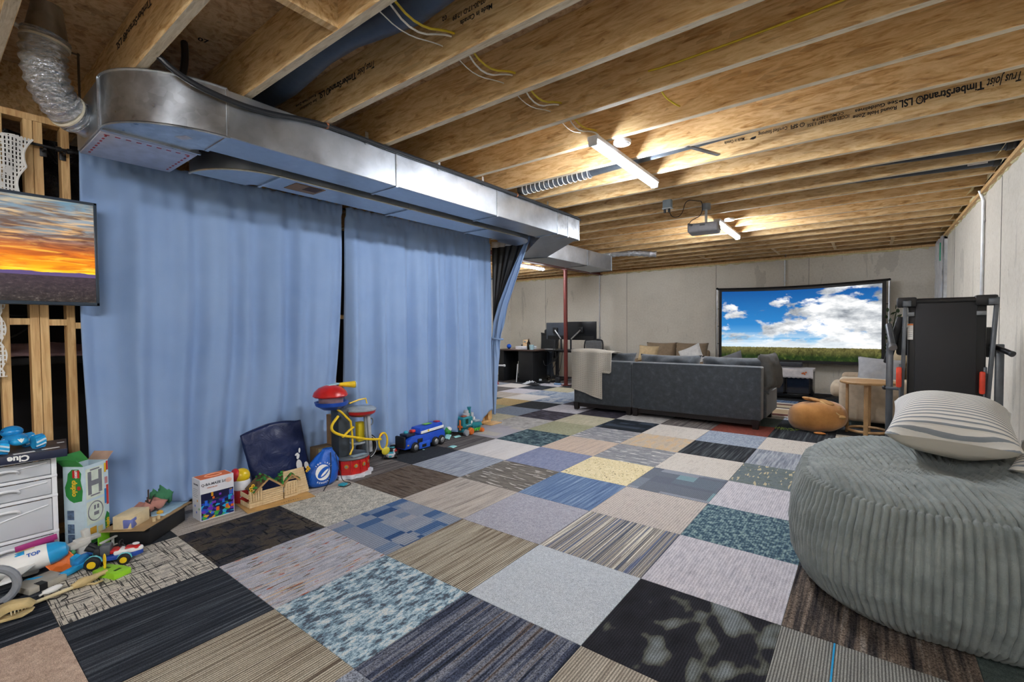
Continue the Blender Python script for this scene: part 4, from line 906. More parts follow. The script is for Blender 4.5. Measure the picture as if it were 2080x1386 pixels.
b = B(co); b.grid(cloth, 70, 24); b.out('cloth', mat('#c9c5c6', .85), cl_, loc=(0, 0, 0), smooth=80, solid=.003)
for dx, dz in ((0, 0), (.03, .012), (.012, -.018), (-.022, -.008)): B(co).prism(disc(.014, 8), .002, fr((.66+dx, 6.858, .46+dz), (1, 0, 0), (0, 0, 1))).out('flower', mat('#c9692f', .8), cl_, loc=(0, 0, 0))
b = B((.32, 7.15, .56)).box((.30, 7.15, .575), (.62, .12, .07), bev=.012); b.out('soundbar', mat('#2a2c34', .6), label='dark speaker bar standing on the cloth below the screen', cat='speaker')
# rug
n = NT('striped_rug'); g = n.sep(n.coord('Generated')); st = n.ramp(g[1], [(0, '#cfc8bc'), (.03, '#6a4138'), (.16, '#b9a88c'), (.2, '#a58f70'), (.45, '#cdbfa4'), (.5, '#d8d4cc'), (.54, '#4d3a33'), (.62, '#c2b496'), (.8, '#6a4138'), (.9, '#cfc8bc')], 'CONSTANT')
n.fin(n.mix(.3, st, n.ramp(n.noise(n.coord(), 150, 2), [(.3, (.2, .2, .2)), (.7, (.9, .9, .9))]), 'OVERLAY'), .95)
B((-.2, 5.75, .008)).box((.02, 5.68, .008), (2.0, 1.3, .014), bev=.004).out('rug', n.m, label='striped brown and cream rug between sofa and cabinet', cat='rug')
# ------------------------------------------------------------------ armchair
M_bei = mat('#9c8b76', .85, bump=.25, bscale=160); M_bei2 = mat('#b3a48f', .85, bump=.25, bscale=160)
ac = thing('armchair', 'beige upholstered armchair behind the round side table', 'chair', (1.7, 5.15, 0)); ao = V(ac.location); ac.location.y += .07
B(ao).box((1.74, 5.15, .25), (.92, .72, .32), bev=.04, seg=3).out('seat_base', M_bei, ac, loc=(0, 0, 0))
for y in (4.80, 5.54): B(ao).box((1.72, y, .345), (1.0, .22, .53), bev=.05, seg=4).out('arm', M_bei2 if y < 5 else M_bei, ac, loc=(0, 0, 0))
B(ao).box((2.15, 5.17, .45), (.2, .98, .74), bev=.06, seg=4).out('backrest', M_bei, ac, loc=(0, 0, 0))
B(ao).box((1.55, 5.17, .43), (.86, .54, .18), bev=.06, seg=4).out('seat_cushion', M_bei2, ac, loc=(0, 0, 0))
B(ao).cushion((.55, .44, .22), fr((1.97, 5.17, .72), (0, 1, 0), (.2, 0, 1)), 16, 4, .35).out('back_cushion', M_bei2, ac, loc=(0, 0, 0), smooth=60)
for x in (1.3, 2.16):
    for y in (4.78, 5.56): B(ao).cyl((x, y, 0), (x, y, .09), .025, n=10).out('leg', M_dkwood, ac, loc=(0, 0, 0))
b = B((1.6, 4.85, .7)); b.cushion((.46, .40, .17), fr((1.62, 4.93, .67), (1, -.1, -.08), (.05, .55, 1)), 18, 2.6, .45, .02); b.out('throw_pillow', mat('#8a8b8e', .85), label='grey pillow lying on the near arm of the armchair', cat='pillow', smooth=60)
b = B((1.85, 5.3, .75)); b.cushion((.48, .48, .18), fr((1.83, 5.2, .74), (.6, .6, .1), (.2, -.1, 1)), 18, 2.6, .45, .02); b.out('throw_pillow', mat('#cfc2a6', .85), label='cream pillow standing in the armchair', cat='pillow', smooth=60)
# ------------------------------------------------------------------ round side table
M_oak = wood_mat('light_oak', '#8f6c45', '#bb9668', (4, 25, 4))
sd = thing('side_table', 'round oak side table with straight legs and ring base', 'table', (1.50, 4.47, 0))
B().lathe([(0, .585), (.255, .585), (.262, .595), (.262, .605), (.256, .612), (0, .612)], 40).out('table_top', M_oak, sd)
for a in (-1.63, -.06, 1.5, 2.98): B().box((.19*math.cos(a), .19*math.sin(a), .293), (.042, .026, .585), rot=(0, 0, a+PI/2), bev=.003).out('leg', M_oak, sd)
b = B(); b.tube([(.185*math.cos(2*PI*k/28), .185*math.sin(2*PI*k/28), .05) for k in range(28)], .016, 6, closed=True); b.out('base_ring', M_oak, sd)
# ------------------------------------------------------------------ plush cushion
n = NT('orange_plush'); v = n.coord(); n.fin(n.ramp(n.noise(v, 6, 4, .6), [(.3, '#a06a2c'), (.7, '#c58a46')]), .9, 0, Sheen_Weight=.5); n.bump(n.noise(v, 180, 2), .4, .004); M_plush = n.m
ph = thing('plush_cushion', 'round orange brown plush animal cushion on the floor by the sofa', 'plush toy', (1.0, 4.40, 0)); 
def plushf(u, v):
    a = 2*PI*u; t = PI*(v-.5)
    ct, s_ = abs(math.cos(t))**.75, math.sin(t)
    z = .185+.185*(abs(s_)**.85)*(1 if s_ > 0 else -1)
    x = .30*ct*math.cos(a)*(1+.08*math.cos(a)); y = .24*ct*math.sin(a)
    return V((x, y, max(.004, z-.02+.02*math.cos(a)+.008*mnoise.noise(V((x*9, y*9, z*9))))))
b = B(); b.grid(plushf, 48, 26, cu=True); b.out('body', M_plush, ph, smooth=70)
M_pl2 = mat('#b58a58', .9)
for a, x, y, z in ((.2, .02, -.05, .365), (-.5, .12, -.06, .35), (.9, -.06, -.02, .37), (-.9, .20, -.04, .31)): B().ball((x, y, z), (.09, .05, .022), 12, (0, .25, a)).out('ear_flap', M_pl2, ph)
B().tube([(.06, -.09, .36), (.14, -.13, .31), (.22, -.15, .24), (.26, -.12, .20)], [.012, .016, .014, .02], 8).out('limb', mat('#c9a66f', .9), ph); B().ball((.27, -.13, .20), (.045, .03, .022), 10).out('paw', mat('#a9824e', .9), ph)
B().ball((.07, -.26, .015), (.06, .035, .014), 12).out('foot', mat('#b9773a', .9), ph)
b = B((.80, 4.42, .01)); rg = random.Random(5)
for k in range(40): x, y = .72+rg.uniform(-.1, .12), 4.22+rg.uniform(-.06, .05); b.tube([(x, y, .002), (x+rg.uniform(-.02, .02), y+rg.uniform(-.02, .02), .014)], .004, 4)
b.out('pile_mat', mat('#6c7d3a', .9), label='small tuft of green shag mat beside the plush cushion', cat='mat')
# ------------------------------------------------------------------ folded treadmill
M_tg, M_tb = mat('#5d6166', .35, .5), mat('#0d0d10', .5)
tm = thing('treadmill', 'folded black treadmill standing upright by the right wall', 'treadmill', (1.95, 2.42, 0)); to = tm.location
B(to).box((1.945, 2.44, .80), (.42, .07, 1.26), bev=.012).out('deck', M_tb, tm, loc=(0, 0, 0))
n = NT('running_belt'); n.fin('#17171b', .55); n.bump(n.noise(n.coord(), 320, 2), .3, .002)
B(to).box((1.94, 2.40, .80), (.33, .012, 1.22), bev=.004).out('belt', n.m, tm, loc=(0, 0, 0)); B(to).cyl((1.78, 2.41, 1.425), (2.10, 2.41, 1.425), .022, n=14).out('roller', M_tb, tm, loc=(0, 0, 0))
B(to).box((1.71, 2.40, 1.0), (.024, .03, .88), rot=(0, .02, 0), bev=.003).out('side_rail', M_tg, tm, loc=(0, 0, 0)); B(to).box((1.70, 2.42, .5), (.024, .03, .9), bev=.003).out('side_rail', M_tg, tm, loc=(0, 0, 0))
B(to).box((2.18, 2.40, 1.0), (.024, .03, .88), rot=(0, .05, 0), bev=.003).out('side_rail', M_tg, tm, loc=(0, 0, 0)); B(to).box((2.15, 2.42, .5), (.024, .03, .9), bev=.003).out('side_rail', M_tg, tm, loc=(0, 0, 0))
for x in (1.725, 2.15): B(to).box((x, 2.42, 1.42), (.115, .07, .075), bev=.012).out('end_cap', M_tb, tm, loc=(0, 0, 0)); B(to).box((x+(-.0 if x < 2 else .03), 2.375, 1.41), (.05, .02, .045), bev=.005).out('end_bracket', M_tg, tm, loc=(0, 0, 0))
for x in (1.745, 2.125): B(to).box((x, 2.398, 1.33), (.05, .012, .03), bev=.003).out('bracket', mat('#7a7d80', .4, .6), tm, loc=(0, 0, 0))
B(to).box((1.748, 2.402, 1.20), (.032, .004, .12)).out('warning_label', mat('#dcdad6', .6), tm, loc=(0, 0, 0)); B(to).box((1.748, 2.3995, 1.253), (.032, .002, .012)).out('label_stripe', mat('#d2773a', .6), tm, loc=(0, 0, 0))
for zz in range(6): B(to).box((1.748, 2.3996, 1.235-.014*zz), (.022, .0015, .003)).out('label_print', mat('#9a9a9c', .6), tm, loc=(0, 0, 0))
for x, y in ((1.635, 2.55), (2.235, 2.50)): B(to).box((x, y, .56), (.045, .03, 1.1), bev=.005).out('upright', M_tg, tm, loc=(0, 0, 0)); B(to).box((x, 2.3, .03), (.05, .9, .05), bev=.012).out('floor_rail', M_tb, tm, loc=(0, 0, 0))
B(to).cyl((1.625, 2.55, 1.25), (1.645, 2.36, 1.09), .022, n=14).out('handle', M_tg, tm, loc=(0, 0, 0)); B(to).cyl((1.645, 2.365, 1.093), (1.648, 2.345, 1.075), .026, n=14).out('handle_cap', mat('#8d9094', .3, .7), tm, loc=(0, 0, 0))
B(to).cyl((2.19, 2.48, 1.10), (2.27, 2.36, 1.05), .018, n=14).out('handle', M_tb, tm, loc=(0, 0, 0)); B(to).cyl((2.268, 2.362, 1.051), (2.275, 2.352, 1.046), .02, n=14).out('handle_cap', mat('#3a3c40', .4), tm, loc=(0, 0, 0))
B(to).box((1.66, 2.58, 1.13), (.05, .05, .38), rot=(0, .22, 0), bev=.01).out('console_arm', M_tb, tm, loc=(0, 0, 0)); B(to).box((1.95, 2.60, 1.12), (.55, .05, .22), bev=.02).out('console', M_tb, tm, loc=(0, 0, 0))
M_or = mat('#d9452c', .4)
B(to).box((1.685, 2.375, .855), (.034, .03, .155), bev=.01).out('latch_pad', M_or, tm, loc=(0, 0, 0)); B(to).box((2.135, 2.385, .84), (.03, .03, .16), bev=.01).out('latch_pad', M_or, tm, loc=(0, 0, 0))
B(to).cyl((1.605, 2.52, .755), (1.70, 2.46, .755), .012, n=10).out('lock_bar', M_tg, tm, loc=(0, 0, 0)); B(to).ball((1.605, 2.52, .755), .018, 10).out('lock_knob', M_tb, tm, loc=(0, 0, 0))
# trailing artificial ivy on the screen pole
iv = thing('ivy_garland', 'dark green leafy garland hanging beside the screen edge', 'plant', (1.80, 7.4, 0)); io = iv.location
B(io).tube([(1.80, 7.42, 0), (1.79, 7.44, .6), (1.80, 7.42, 1.1), (1.86, 7.40, 1.5)], .008, 6, smooth=2).out('stem', mat('#2d3a22', .8), iv, loc=(0, 0, 0))
B(io).cyl((1.80, 7.42, 0), (1.80, 7.42, .22), .09, .12, 18).out('pot', mat('#3b3a3c', .6), iv, loc=(0, 0, 0))
ri = random.Random(9); M_lf = mat('#243a1c', .6)
leaf = None
for k in range(46):
    z = .55+k*.021; a = k*2.4; r_ = .05+.04*ri.random()
    if leaf is None:
        leaf = B().prism([(0, 0), (.022, .03), (.018, .06), (0, .085), (-.018, .06), (-.022, .03)], .002).out('leaf', M_lf, iv)
        o = leaf
    else: o = leaf.copy(); COL.objects.link(o)
    o.location = (r_*math.cos(a)+(.05*(z-1.1) if z > 1.1 else 0), r_*math.sin(a)-.05, z); o.rotation_euler = (ri.uniform(.6, 2.2), ri.uniform(-.5, .5), a)
# ------------------------------------------------------------------ corduroy bean bag and pillows
n = NT('grey_corduroy_fur'); v = n.coord()
n.fin(n.ramp(n.noise(v, 9, 4, .6), [(.3, '#6f7674'), (.7, '#8b928f')]), .9, 0, Sheen_Weight=.15); n.bump(n.noise(v, 130, 3, .7), .5, .006); M_cord = n.m
bc = V((1.765, .77, 0)); BRX, BRY = .60, .70
def bagf(u, v, low=False):
    a = 2*PI*u
    ca, sa = math.cos(a), math.sin(a); p = 2.7
    rr_ = (abs(ca)**p+abs(sa)**p)**(-1/p)
    prof = [(0, .0, .70), (.03, .012, .80), (.10, .07, .90), (.22, .18, .985), (.34, .30, 1.0), (.46, .42, .975), (.58, .53, .91), (.66, .575, .80), (.76, .60, .62), (.88, .605, .34), (1.0, .60, .0)]
    for (t0, zA, rA), (t1, zB, rB) in zip(prof, prof[1:]):
        if v <= t1: k = (v-t0)/(t1-t0); z = zA+(zB-zA)*k; r = rA+(rB-rA)*k; break
    x, y = BRX*rr_*ca*r, BRY*rr_*sa*r
    sag = 0
    if v > .5:
        w_ = min(1, (v-.5)/.3); sag = w_*(.045*mnoise.noise(V((x*4+1, y*4, .3)))-.03*math.exp(-((x-.05)**2+(y+.05)**2)/.05))
    pos = V((x, y, z+sag))
    # bulge variation
    pos.x *= 1+.03*mnoise.noise(V((ca*2, sa*2, z*3))); pos.y *= 1+.03*mnoise.noise(V((ca*2+5, sa*2, z*3)))
    return pos
NU, NV = 1200, 170
b = B(); g = b.grid(bagf, NU, NV, cu=True)
bmesh.ops.recalc_face_normals(b.bm, faces=b.bm.faces); b.bm.normal_update()
arc = [0.0]
for k in range(NU):
    p_, q_ = bagf(k/NU, .34), bagf((k+1)/NU, .34); arc.append(arc[-1]+math.hypot(q_.x-p_.x, q_.y-p_.y))
NRIB = 150; NX, NY, PITCH = .955, .296, arc[-1]/NRIB
disp = []
for i in range(NU):
    for j in range(NV):
        vv = g[i][j]; t = j/(NV-1)
        if t < .60: s_ = arc[i]/PITCH+.12*mnoise.noise(vv.co*4)
        else: s_ = (vv.co.x*NX+vv.co.y*NY)/PITCH+.18*mnoise.noise(vv.co*6)
        q_ = 2*(s_-math.floor(s_))-1; k = math.sqrt(max(0, 1-q_*q_))
        seam = -.010*math.exp(-((t-.60)/.012)**2)
        fade = min(1, vv.co.z/.04)*(1 if t < .97 else 0)
        disp.append((vv, vv.normal*((.019*k-.014+.004*mnoise.noise(vv.co*30))*fade+seam)))
for vv, d_ in disp: vv.co += d_
bg = thing('bean_bag', 'large grey corduroy bean bag chair in the right foreground', 'bean bag', bc)
b.out('cover', M_cord, bg, smooth=80)
b = B(); b.grid(lambda u, v: bagf(u, .02+.10*v)*.975+V((0, 0, .0)), 240, 12, cu=True)
for vv in b.bm.verts:
    s_ = (vv.co.x*NX+vv.co.y*NY)/PITCH; vv.co.z = max(.002, vv.co.z+.01*abs(math.sin(PI*s_)))
b.out('base_panel', mat('#6a6b66', .8), bg, smooth=80)
n = NT('striped_linen'); s = n.sep(n.coord()); w_ = n.math('SINE', n.math('MULTIPLY', n.math('ADD', s[1], n.math('MULTIPLY', n.noise(n.coord(), 5, 2), .012)), 2*PI/.0225))
n.fin(n.ramp(w_, [(.36, '#d6d3cb'), (.50, '#83898e')]), .9); n.bump(n.math('ADD', w_, n.noise(n.coord(), 60, 3)), .4, .004); M_strp = n.m
n = NT('plain_linen'); n.fin('#cfc8ba', .9); n.bump(n.noise(n.coord(), 90, 3), .3, .003); M_lin = n.m
def pillow(label, M, d=(.56, .52, .20), seed=0):
    t = thing('striped_pillow', label, 'pillow'); t.matrix_world = M
    b = B()
    def f(sign):
        def g(u, v):
            x, y = 2*u-1, 2*v-1
            e = max(0, (1-abs(x)**2.4)*(1-abs(y)**2.4))**.5
            pull = 1-.08*(1-y*y)*x*x; pull2 = 1-.08*(1-x*x)*y*y
            return V((x*d[0]/2*pull, y*d[1]/2*pull2, sign*(e*d[2]/2+(.012*mnoise.noise(V((x*2+seed, y*2, sign))))*e)))
        return g
    b.grid(f(1), 30, 30); b.out('striped_front', M_strp, t, smooth=80)
    b = B(); b.grid(f(-1), 30, 30); b.out('plain_back', M_lin, t, smooth=80)
    return t
pillow('grey and cream striped pillow lying on top of the bean bag', fr((1.825, .99, .755), (1, .10, -.03), (.28, .95, .14)), (.47, .60, .30))
pillow('striped pillow with plain beige back, mostly hidden under the other one at the right edge', fr((2.19, .90, .66), (1, -.2, .1), (.3, .9, .10)), (.30, .5, .12), 4)
# ------------------------------------------------------------------ desks at the far end
M_dt = mat('#4a3a34', .4); M_dk = mat('#17181b', .5)
dk1 = thing('desk', 'black office desk with brown top at the far left', 'desk', (-4.95, 6.6, 0)); do = dk1.location
B(do).box((-4.93, 6.62, .735), (1.12, .62, .03), bev=.004).out('top', M_dt, dk1, loc=(0, 0, 0))
B(do).box((-5.38, 6.62, .36), (.17, .56, .72), bev=.004).out('side_panel', M_dk, dk1, loc=(0, 0, 0)); B(do).box((-4.66, 6.62, .36), (.40, .58, .72), bev=.004).out('pedestal', M_dk, dk1, loc=(0, 0, 0)); B(do).box((-5.05, 6.80, .58), (.50, .02, .28)).out('modesty_panel', M_dk, dk1, loc=(0, 0, 0))
dk2 = thing('standing_desk', 'black standing desk carrying two monitors behind the red column', 'desk', (-3.75, 6.95, 0)); do = dk2.location
B(do).box((-3.70, 6.95, .735), (1.24, .62, .028), bev=.004).out('top', M_dk, dk2, loc=(0, 0, 0))
for x in (-4.2, -3.2):
    B(do).box((x, 6.95, .38), (.07, .05, .70), bev=.004).out('leg', M_dk, dk2, loc=(0, 0, 0)); B(do).box((x, 6.95, .025), (.07, .6, .03), bev=.006).out('foot', M_dk, dk2, loc=(0, 0, 0))
B(do).box((-3.75, 6.95, .70), (1.0, .05, .04)).out('crossbar', M_dk, dk2, loc=(0, 0, 0))
def monitor(label, x0, x1, z0_, z1_, col, ax):
    t = thing('monitor', label, 'monitor', ((x0+x1)/2, 6.86, .75)); o = t.location
    B(o).box(((x0+x1)/2, 6.86, (z0_+z1_)/2), (x1-x0, .035, z1_-z0_), bev=.006).out('case', mat(col, .35), t, loc=(0, 0, 0))
    B(o).box(((x0+x1)/2, 6.84, z0_+.045), (x1-x0-.1, .006, .08)).out('vent_strip', mat('#101114', .5), t, loc=(0, 0, 0)); B(o).box(((x0+x1)/2, 6.882, (z0_+z1_)/2), (x1-x0-.02, .006, z1_-z0_-.02)).out('screen', mat('#08090b', .1), t, loc=(0, 0, 0))
    B(o).cyl(((x0+x1)/2, 6.80, (z0_+z1_)/2+.02), (ax, 6.80, .98), .016, n=10).out('arm', M_steel, t, loc=(0, 0, 0)); B(o).cyl((ax, 6.80, .75), (ax, 6.80, 1.0), .02, n=10).out('arm_post', M_dk, t, loc=(0, 0, 0)); B(o).box(((x0+x1)/2, 6.82, (z0_+z1_)/2+.02), (.12, .05, .12), bev=.01).out('mount', M_dk, t, loc=(0, 0, 0))
monitor('grey monitor seen from behind, left of the red column', -4.43, -3.90, .98, 1.36, '#3c424b', -4.0)
monitor('black monitor seen from behind, right of the red column', -3.86, -3.15, .97, 1.375, '#15171b', -3.75)
def office_chair(label, x, y, back, col, hd, top):
    t = thing('office_chair', label, 'chair', (x, y, 0), .15); m = mat(col, .5)
    B().box((0, 0, .47), (.50, .48, .09), bev=.035, seg=3).out('seat', m, t)
    if back == 'mesh':
        b = B(); b.tube([(-.22, .24, .56), (-.23, .27, .9), (-.17, .28, top), (.17, .28, top), (.23, .27, .9), (.22, .24, .56)], .018, 8, closed=True, smooth=2); b.out('back_frame', M_dk, t)
        b = B(); b.grid(lambda u, v: V((-.20+.40*u, .262+.03*math.sin(PI*u), .58+(top-.60)*v)), 8, 8); b.out('mesh_back', mat('#6e6f70', .8), t, solid=.004)
    else:
        B().cushion((.50, .66, .16), fr((0, .24, .80), (1, 0, 0), (0, .12, 1)), 16, 4, .4).out('backrest', m, t, smooth=60); B().box((0, .28, 1.12), (.30, .10, .18), bev=.05, seg=4).out('headrest', m, t)
    for s_ in (-1, 1): B().tube([(s_*.27, .15, .46), (s_*.30, .1, .66), (s_*.30, -.15, .67)], .018, 8, smooth=1).out('armrest', M_dk, t)
    B().cyl((0, 0, .1), (0, 0, .43), .028, n=12).out('gas_post', M_dk, t)
    for k in range(5):
        a = k*2*PI/5+.3; B().cyl((0, 0, .11), (.29*math.cos(a), .29*math.sin(a), .075), .022, .014, 8).out('base_arm', M_dk, t); B().cyl((.29*math.cos(a)-.012, .29*math.sin(a), .032), (.29*math.cos(a)+.012, .29*math.sin(a), .032), .03, n=10).out('caster', M_dk, t)
    return t
office_chair('black padded office chair with headrest between the desks', -4.72, 7.25, 'pad', '#1d2024', True, 1.1)
office_chair('office chair with grey mesh back below the black monitor', -3.62, 7.45, 'mesh', '#26282b', False, .96)
b = B((-4.5, 7.1, .6)); b.grid(lambda u, v: V((-4.62+.28*u+.06*v*u, 6.94-.02*math.sin(u*9), .70-.58*v+.02*math.sin(u*6))), 12, 16); b.out('dark_jacket', mat('#232a33', .85), label='dark jacket hanging off the padded office chair', cat='jacket', smooth=80, solid=.02)
# things on the desk
gl = thing('blue_ball', 'shiny blue glass ball on the black office desk', 'ball', (-5.26, 6.5, .75)); B().ball((0, 0, .065), .055, 20).out('globe', mat('#1f56c4', .1), gl); B().lathe([(0, 0), (.03, 0), (.03, .008), (.02, .014), (0, .014)], 16).out('stand', M_dk, gl)
B((-4.85, 6.6, .78)).box((-4.85, 6.62, .785), (.42, .26, .07), bev=.004).out('white_box', mat('#d5d6dc', .6), label='flat white box on the black office desk', cat='box')
pc = thing('picture_card', 'peach coloured card leaning on the white box', 'card', (-4.86, 6.64, .82)); B().box((0, 0, .075), (.18, .012, .15), rot=(-.15, 0, 0), bev=.004).out('card', mat('#d8b890', .6), pc); B().box((-.03, -.012, .10), (.05, .003, .02), rot=(-.15, 0, 0)).out('print', mat('#3f7f96', .6), pc); B().box((.02, -.008, .06), (.09, .003, .01), rot=(-.15, 0, 0)).out('print', mat('#b5733e', .6), pc)
wb_ = thing('dark_bottle', 'dark bottle with a cap standing on the desk', 'bottle', (-4.66, 6.46, .75)); B().lathe([(0, 0), (.036, 0), (.038, .02), (.038, .15), (.018, .19), (.016, .22), (0, .22)], 18).out('glass', mat('#17130f', .15), wb_); B().lathe([(.019, .215), (.02, .245), (0, .247)], 14).out('cap', mat('#5a4a38', .4), wb_)
wc_ = thing('teal_cup', 'pale teal cup beside the dark bottle on the desk', 'cup', (-4.55, 6.42, .75)); B().lathe([(0, 0), (.05, 0), (.056, .11), (.052, .11), (.046, .012), (0, .012)], 20).out('body', mat('#9fbcc2', .4), wc_); B().tube([(.055, 0, .085), (.085, 0, .075), (.08, 0, .035), (.052, 0, .03)], .007, 6, smooth=1).out('handle', mat('#9fbcc2', .4), wc_)
for k, (x, y, a, c_) in enumerate(((-5.05, 6.42, .2, '#b59ba0'), (-4.92, 6.40, -.3, '#c6b9ae'), (-4.3, 6.78, .1, '#dcdcd8'))):
    B((x, y, .755)).box((x, y, .753+.001*k), (.21, .15, .004), rot=(0, 0, a)).out('paper_sheet', mat(c_, .8), label=('pinkish paper at the front edge of the office desk', 'beige paper beside the pinkish one on the desk', 'white paper at the left end of the standing desk')[k], cat='paper', smooth=0)
B((-5.03, 6.7, .79)).box((-5.02, 6.72, .80), (.06, .05, .10), bev=.01).out('black_stapler_box', mat('#1c1e26', .5), label='small black box beside the peach card on the desk', cat='box')
for k, pts in enumerate(([(-4.15, 6.78, .98), (-4.14, 6.72, .8), (-4.18, 6.70, .5), (-4.12, 6.66, .2), (-4.2, 6.6, .02)], [(-4.05, 6.78, .98), (-4.07, 6.66, .75), (-4.02, 6.62, .45), (-4.16, 6.6, .25), (-4.1, 6.56, .02)], [(-3.95, 6.66, .72), (-3.98, 6.6, .55), (-4.3, 6.58, .35), (-4.35, 6.6, .5)], [(-3.9, 6.70, .72), (-3.93, 6.64, .3), (-4.02, 6.6, .15), (-4.25, 6.5, .03)])):
    cable('desk_cable', ('dark cable hanging leftmost below the monitors', 'dark cable hanging beside the red column under the monitors', 'dark cable looping under the standing desk', 'dark cable trailing to the floor under the standing desk')[k], pts, M_black, .007, 'cable', 'cables under the standing desk')
pw = thing('power_strip', 'black power strip with plugs on the floor under the standing desk', 'power strip', (-4.3, 6.52, .0)); B().box((0, 0, .025), (.34, .07, .04), bev=.006).out('strip', M_dk, pw); B().box((-.08, 0, .06), (.05, .05, .05), bev=.006).out('plug', mat('#c9ccd0', .5), pw); B().box((.05, 0, .06), (.04, .05, .04), bev=.006).out('plug', M_dk, pw)
wl_ = thing('crumpled_cloth', 'crumpled white and black cloth on the floor before the desks', 'cloth', (-4.35, 6.1, 0)); b = B(); b.grid(lambda u, v: V((-.2+.4*u, -.1+.2*v, .01+.06*math.sin(PI*u)*math.sin(PI*v)*(1+mnoise.noise(V((u*9, v*7, 1)))))), 24, 16); b.out('white_cloth', mat('#bfc2c6', .85), wl_, smooth=60, solid=.006); b = B(); b.grid(lambda u, v: V((-.05+.3*u, -.12+.14*v, .012+.05*math.sin(PI*u)*math.sin(PI*v)*(1+mnoise.noise(V((u*9, v*7, 4)))))), 20, 14); b.out('black_cloth', mat('#1d1e22', .85), wl_, smooth=60, solid=.006)
bp_ = thing('small_bag', 'small black bag with blue base beside the red column', 'bag', (-3.86, 6.42, 0)); B().box((0, 0, .02), (.14, .10, .04), bev=.01).out('blue_base', mat('#7f9fc4', .6), bp_); B().box((0, 0, .10), (.12, .08, .13), bev=.03, seg=3).out('body', M_dk, bp_); B().tube([(-.04, 0, .15), (-.03, 0, .21), (.03, 0, .21), (.04, 0, .15)], .006, 6, smooth=1).out('handle', M_dk, bp_)
pv = thing('pipe_stand', 'white plastic pipe stand with red foot beside the tied curtain', 'stand', (-5.05, 5.75, 0))
M_pvc = mat('#e2e2e4', .35)
B().cyl((0, 0, .05), (0, 0, .80), .018, n=12).out('upright', M_pvc, pv); B().cyl((0, 0, .42), (.2, .05, .42), .018, n=12).out('side_arm', M_pvc, pv); B().cyl((.18, .045, .42), (.215, .053, .42), .025, n=12).out('cap', M_pvc, pv)
for z in (.42, .62, .78): B().cyl((0, 0, z-.03), (0, 0, z+.03), .025, n=12).out('coupling', M_pvc, pv)
B().cyl((0, 0, 0), (0, 0, .12), .06, .03, 14).out('red_foot', mat('#c22a20', .5), pv)
b = B((-4.95, 6.28, .3)).cyl((-4.90, 6.30, .0), (-4.88, 6.33, .42), .012, n=8); b.out('white_stick', mat('#d9d9dc', .5), label='white stick with red tip leaning at the desk pedestal', cat='stick')
# ------------------------------------------------------------------ drawer cart and things on it
def L0(): return (0, 0, 0)
n = NT('frosted_plastic'); n.fin('#e9edf2', .25, 0, Transmission_Weight=.25, Alpha=.92); M_fro = n.m
M_wp = mat('#eef0f3', .35, var=.03)
dc = thing('drawer_cart', 'white plastic drawer cart with frosted drawers below the television', 'drawers', (-2.26, -1.90, 0)); o = dc.location
X0, X1, Y0, Y1 = -2.42, -2.10, -2.10, -1.70
for z in (.012, .137, .340, .450, .556): B(o).box(((X0+X1)/2, (Y0+Y1)/2, z), (X1-X0, Y1-Y0, .016 if z > .02 else .022), bev=.003).out('shelf_frame', M_wp, dc, loc=L0())
for y in (Y0+.006, Y1-.006): B(o).box(((X0+X1)/2-.01, y, .285), (X1-X0-.03, .01, .54)).out('side_wall', M_fro, dc, loc=L0(), smooth=0)
for y in (Y0+.012, Y1-.012):
    for x in (X0+.012, X1-.014): B(o).box((x, y, .285), (.022, .022, .55), bev=.004).out('corner_post', M_wp, dc, loc=L0())
for z0_, z1_, c_ in ((.026, .127, None), (.148, .330, None), (.350, .440, '#c9486a'), (.460, .546, '#7f9aa0')):
    d_ = B(o).box((X1-.006, (Y0+Y1)/2, (z0_+z1_)/2), (.008, Y1-Y0-.05, z1_-z0_-.006), bev=.003).box(((X0+X1)/2, Y0+.035, (z0_+z1_)/2-.01), (X1-X0-.03, .004, z1_-z0_-.03)).box(((X0+X1)/2, Y1-.035, (z0_+z1_)/2-.01), (X1-X0-.03, .004, z1_-z0_-.03)).box(((X0+X1)/2, (Y0+Y1)/2, z0_+.006), (X1-X0-.03, Y1-Y0-.07, .004)).out('drawer', M_fro, dc, loc=L0())
    B(o).tube([(X1, -1.95, z1_-.05), (X1+.022, -1.945, z1_-.03), (X1+.024, -1.90, z1_-.022), (X1+.022, -1.855, z1_-.03), (X1, -1.85, z1_-.05)], .007, 8, smooth=2).out('handle', M_wp, d_, loc=L0())
    B(o).tube([(X1-.001, Y0+.03, z0_+.35*(z1_-z0_)), (X1+.003, -1.9, z0_+.62*(z1_-z0_)), (X1-.001, Y1-.04, z0_+.8*(z1_-z0_))], .004, 6, smooth=2).out('moulded_ridge', M_wp, d_, loc=L0())
    if c_: B(o).box((X1-.03, -1.84, z0_+.03), (.02, .20, .035), rot=(.06, 0, 0), bev=.006).out('contents', mat(c_, .5), d_, loc=L0())
M_navy = mat('#1c2540', .5); M_wt = mat('#f2f2ee', .6, var=.02)
cb = thing('board_game_box', 'flat navy board game box lettered Clue on the drawer cart', 'game box', (-2.20, -1.86, .565), -.14)
B().box((0, 0, .022), (.33, .43, .042), bev=.002).out('base', M_navy, cb); B().box((0, 0, .0425), (.325, .425, .003)).out('lid_picture', mat('#4a4346', .5, var=.5, nscale=14), cb)
text('Clue', .042, M_wt, fr((.1655, .03, .024), (0, -1, 0), (0, 0, -1)), cb, 'lettering', .0016, .0004)
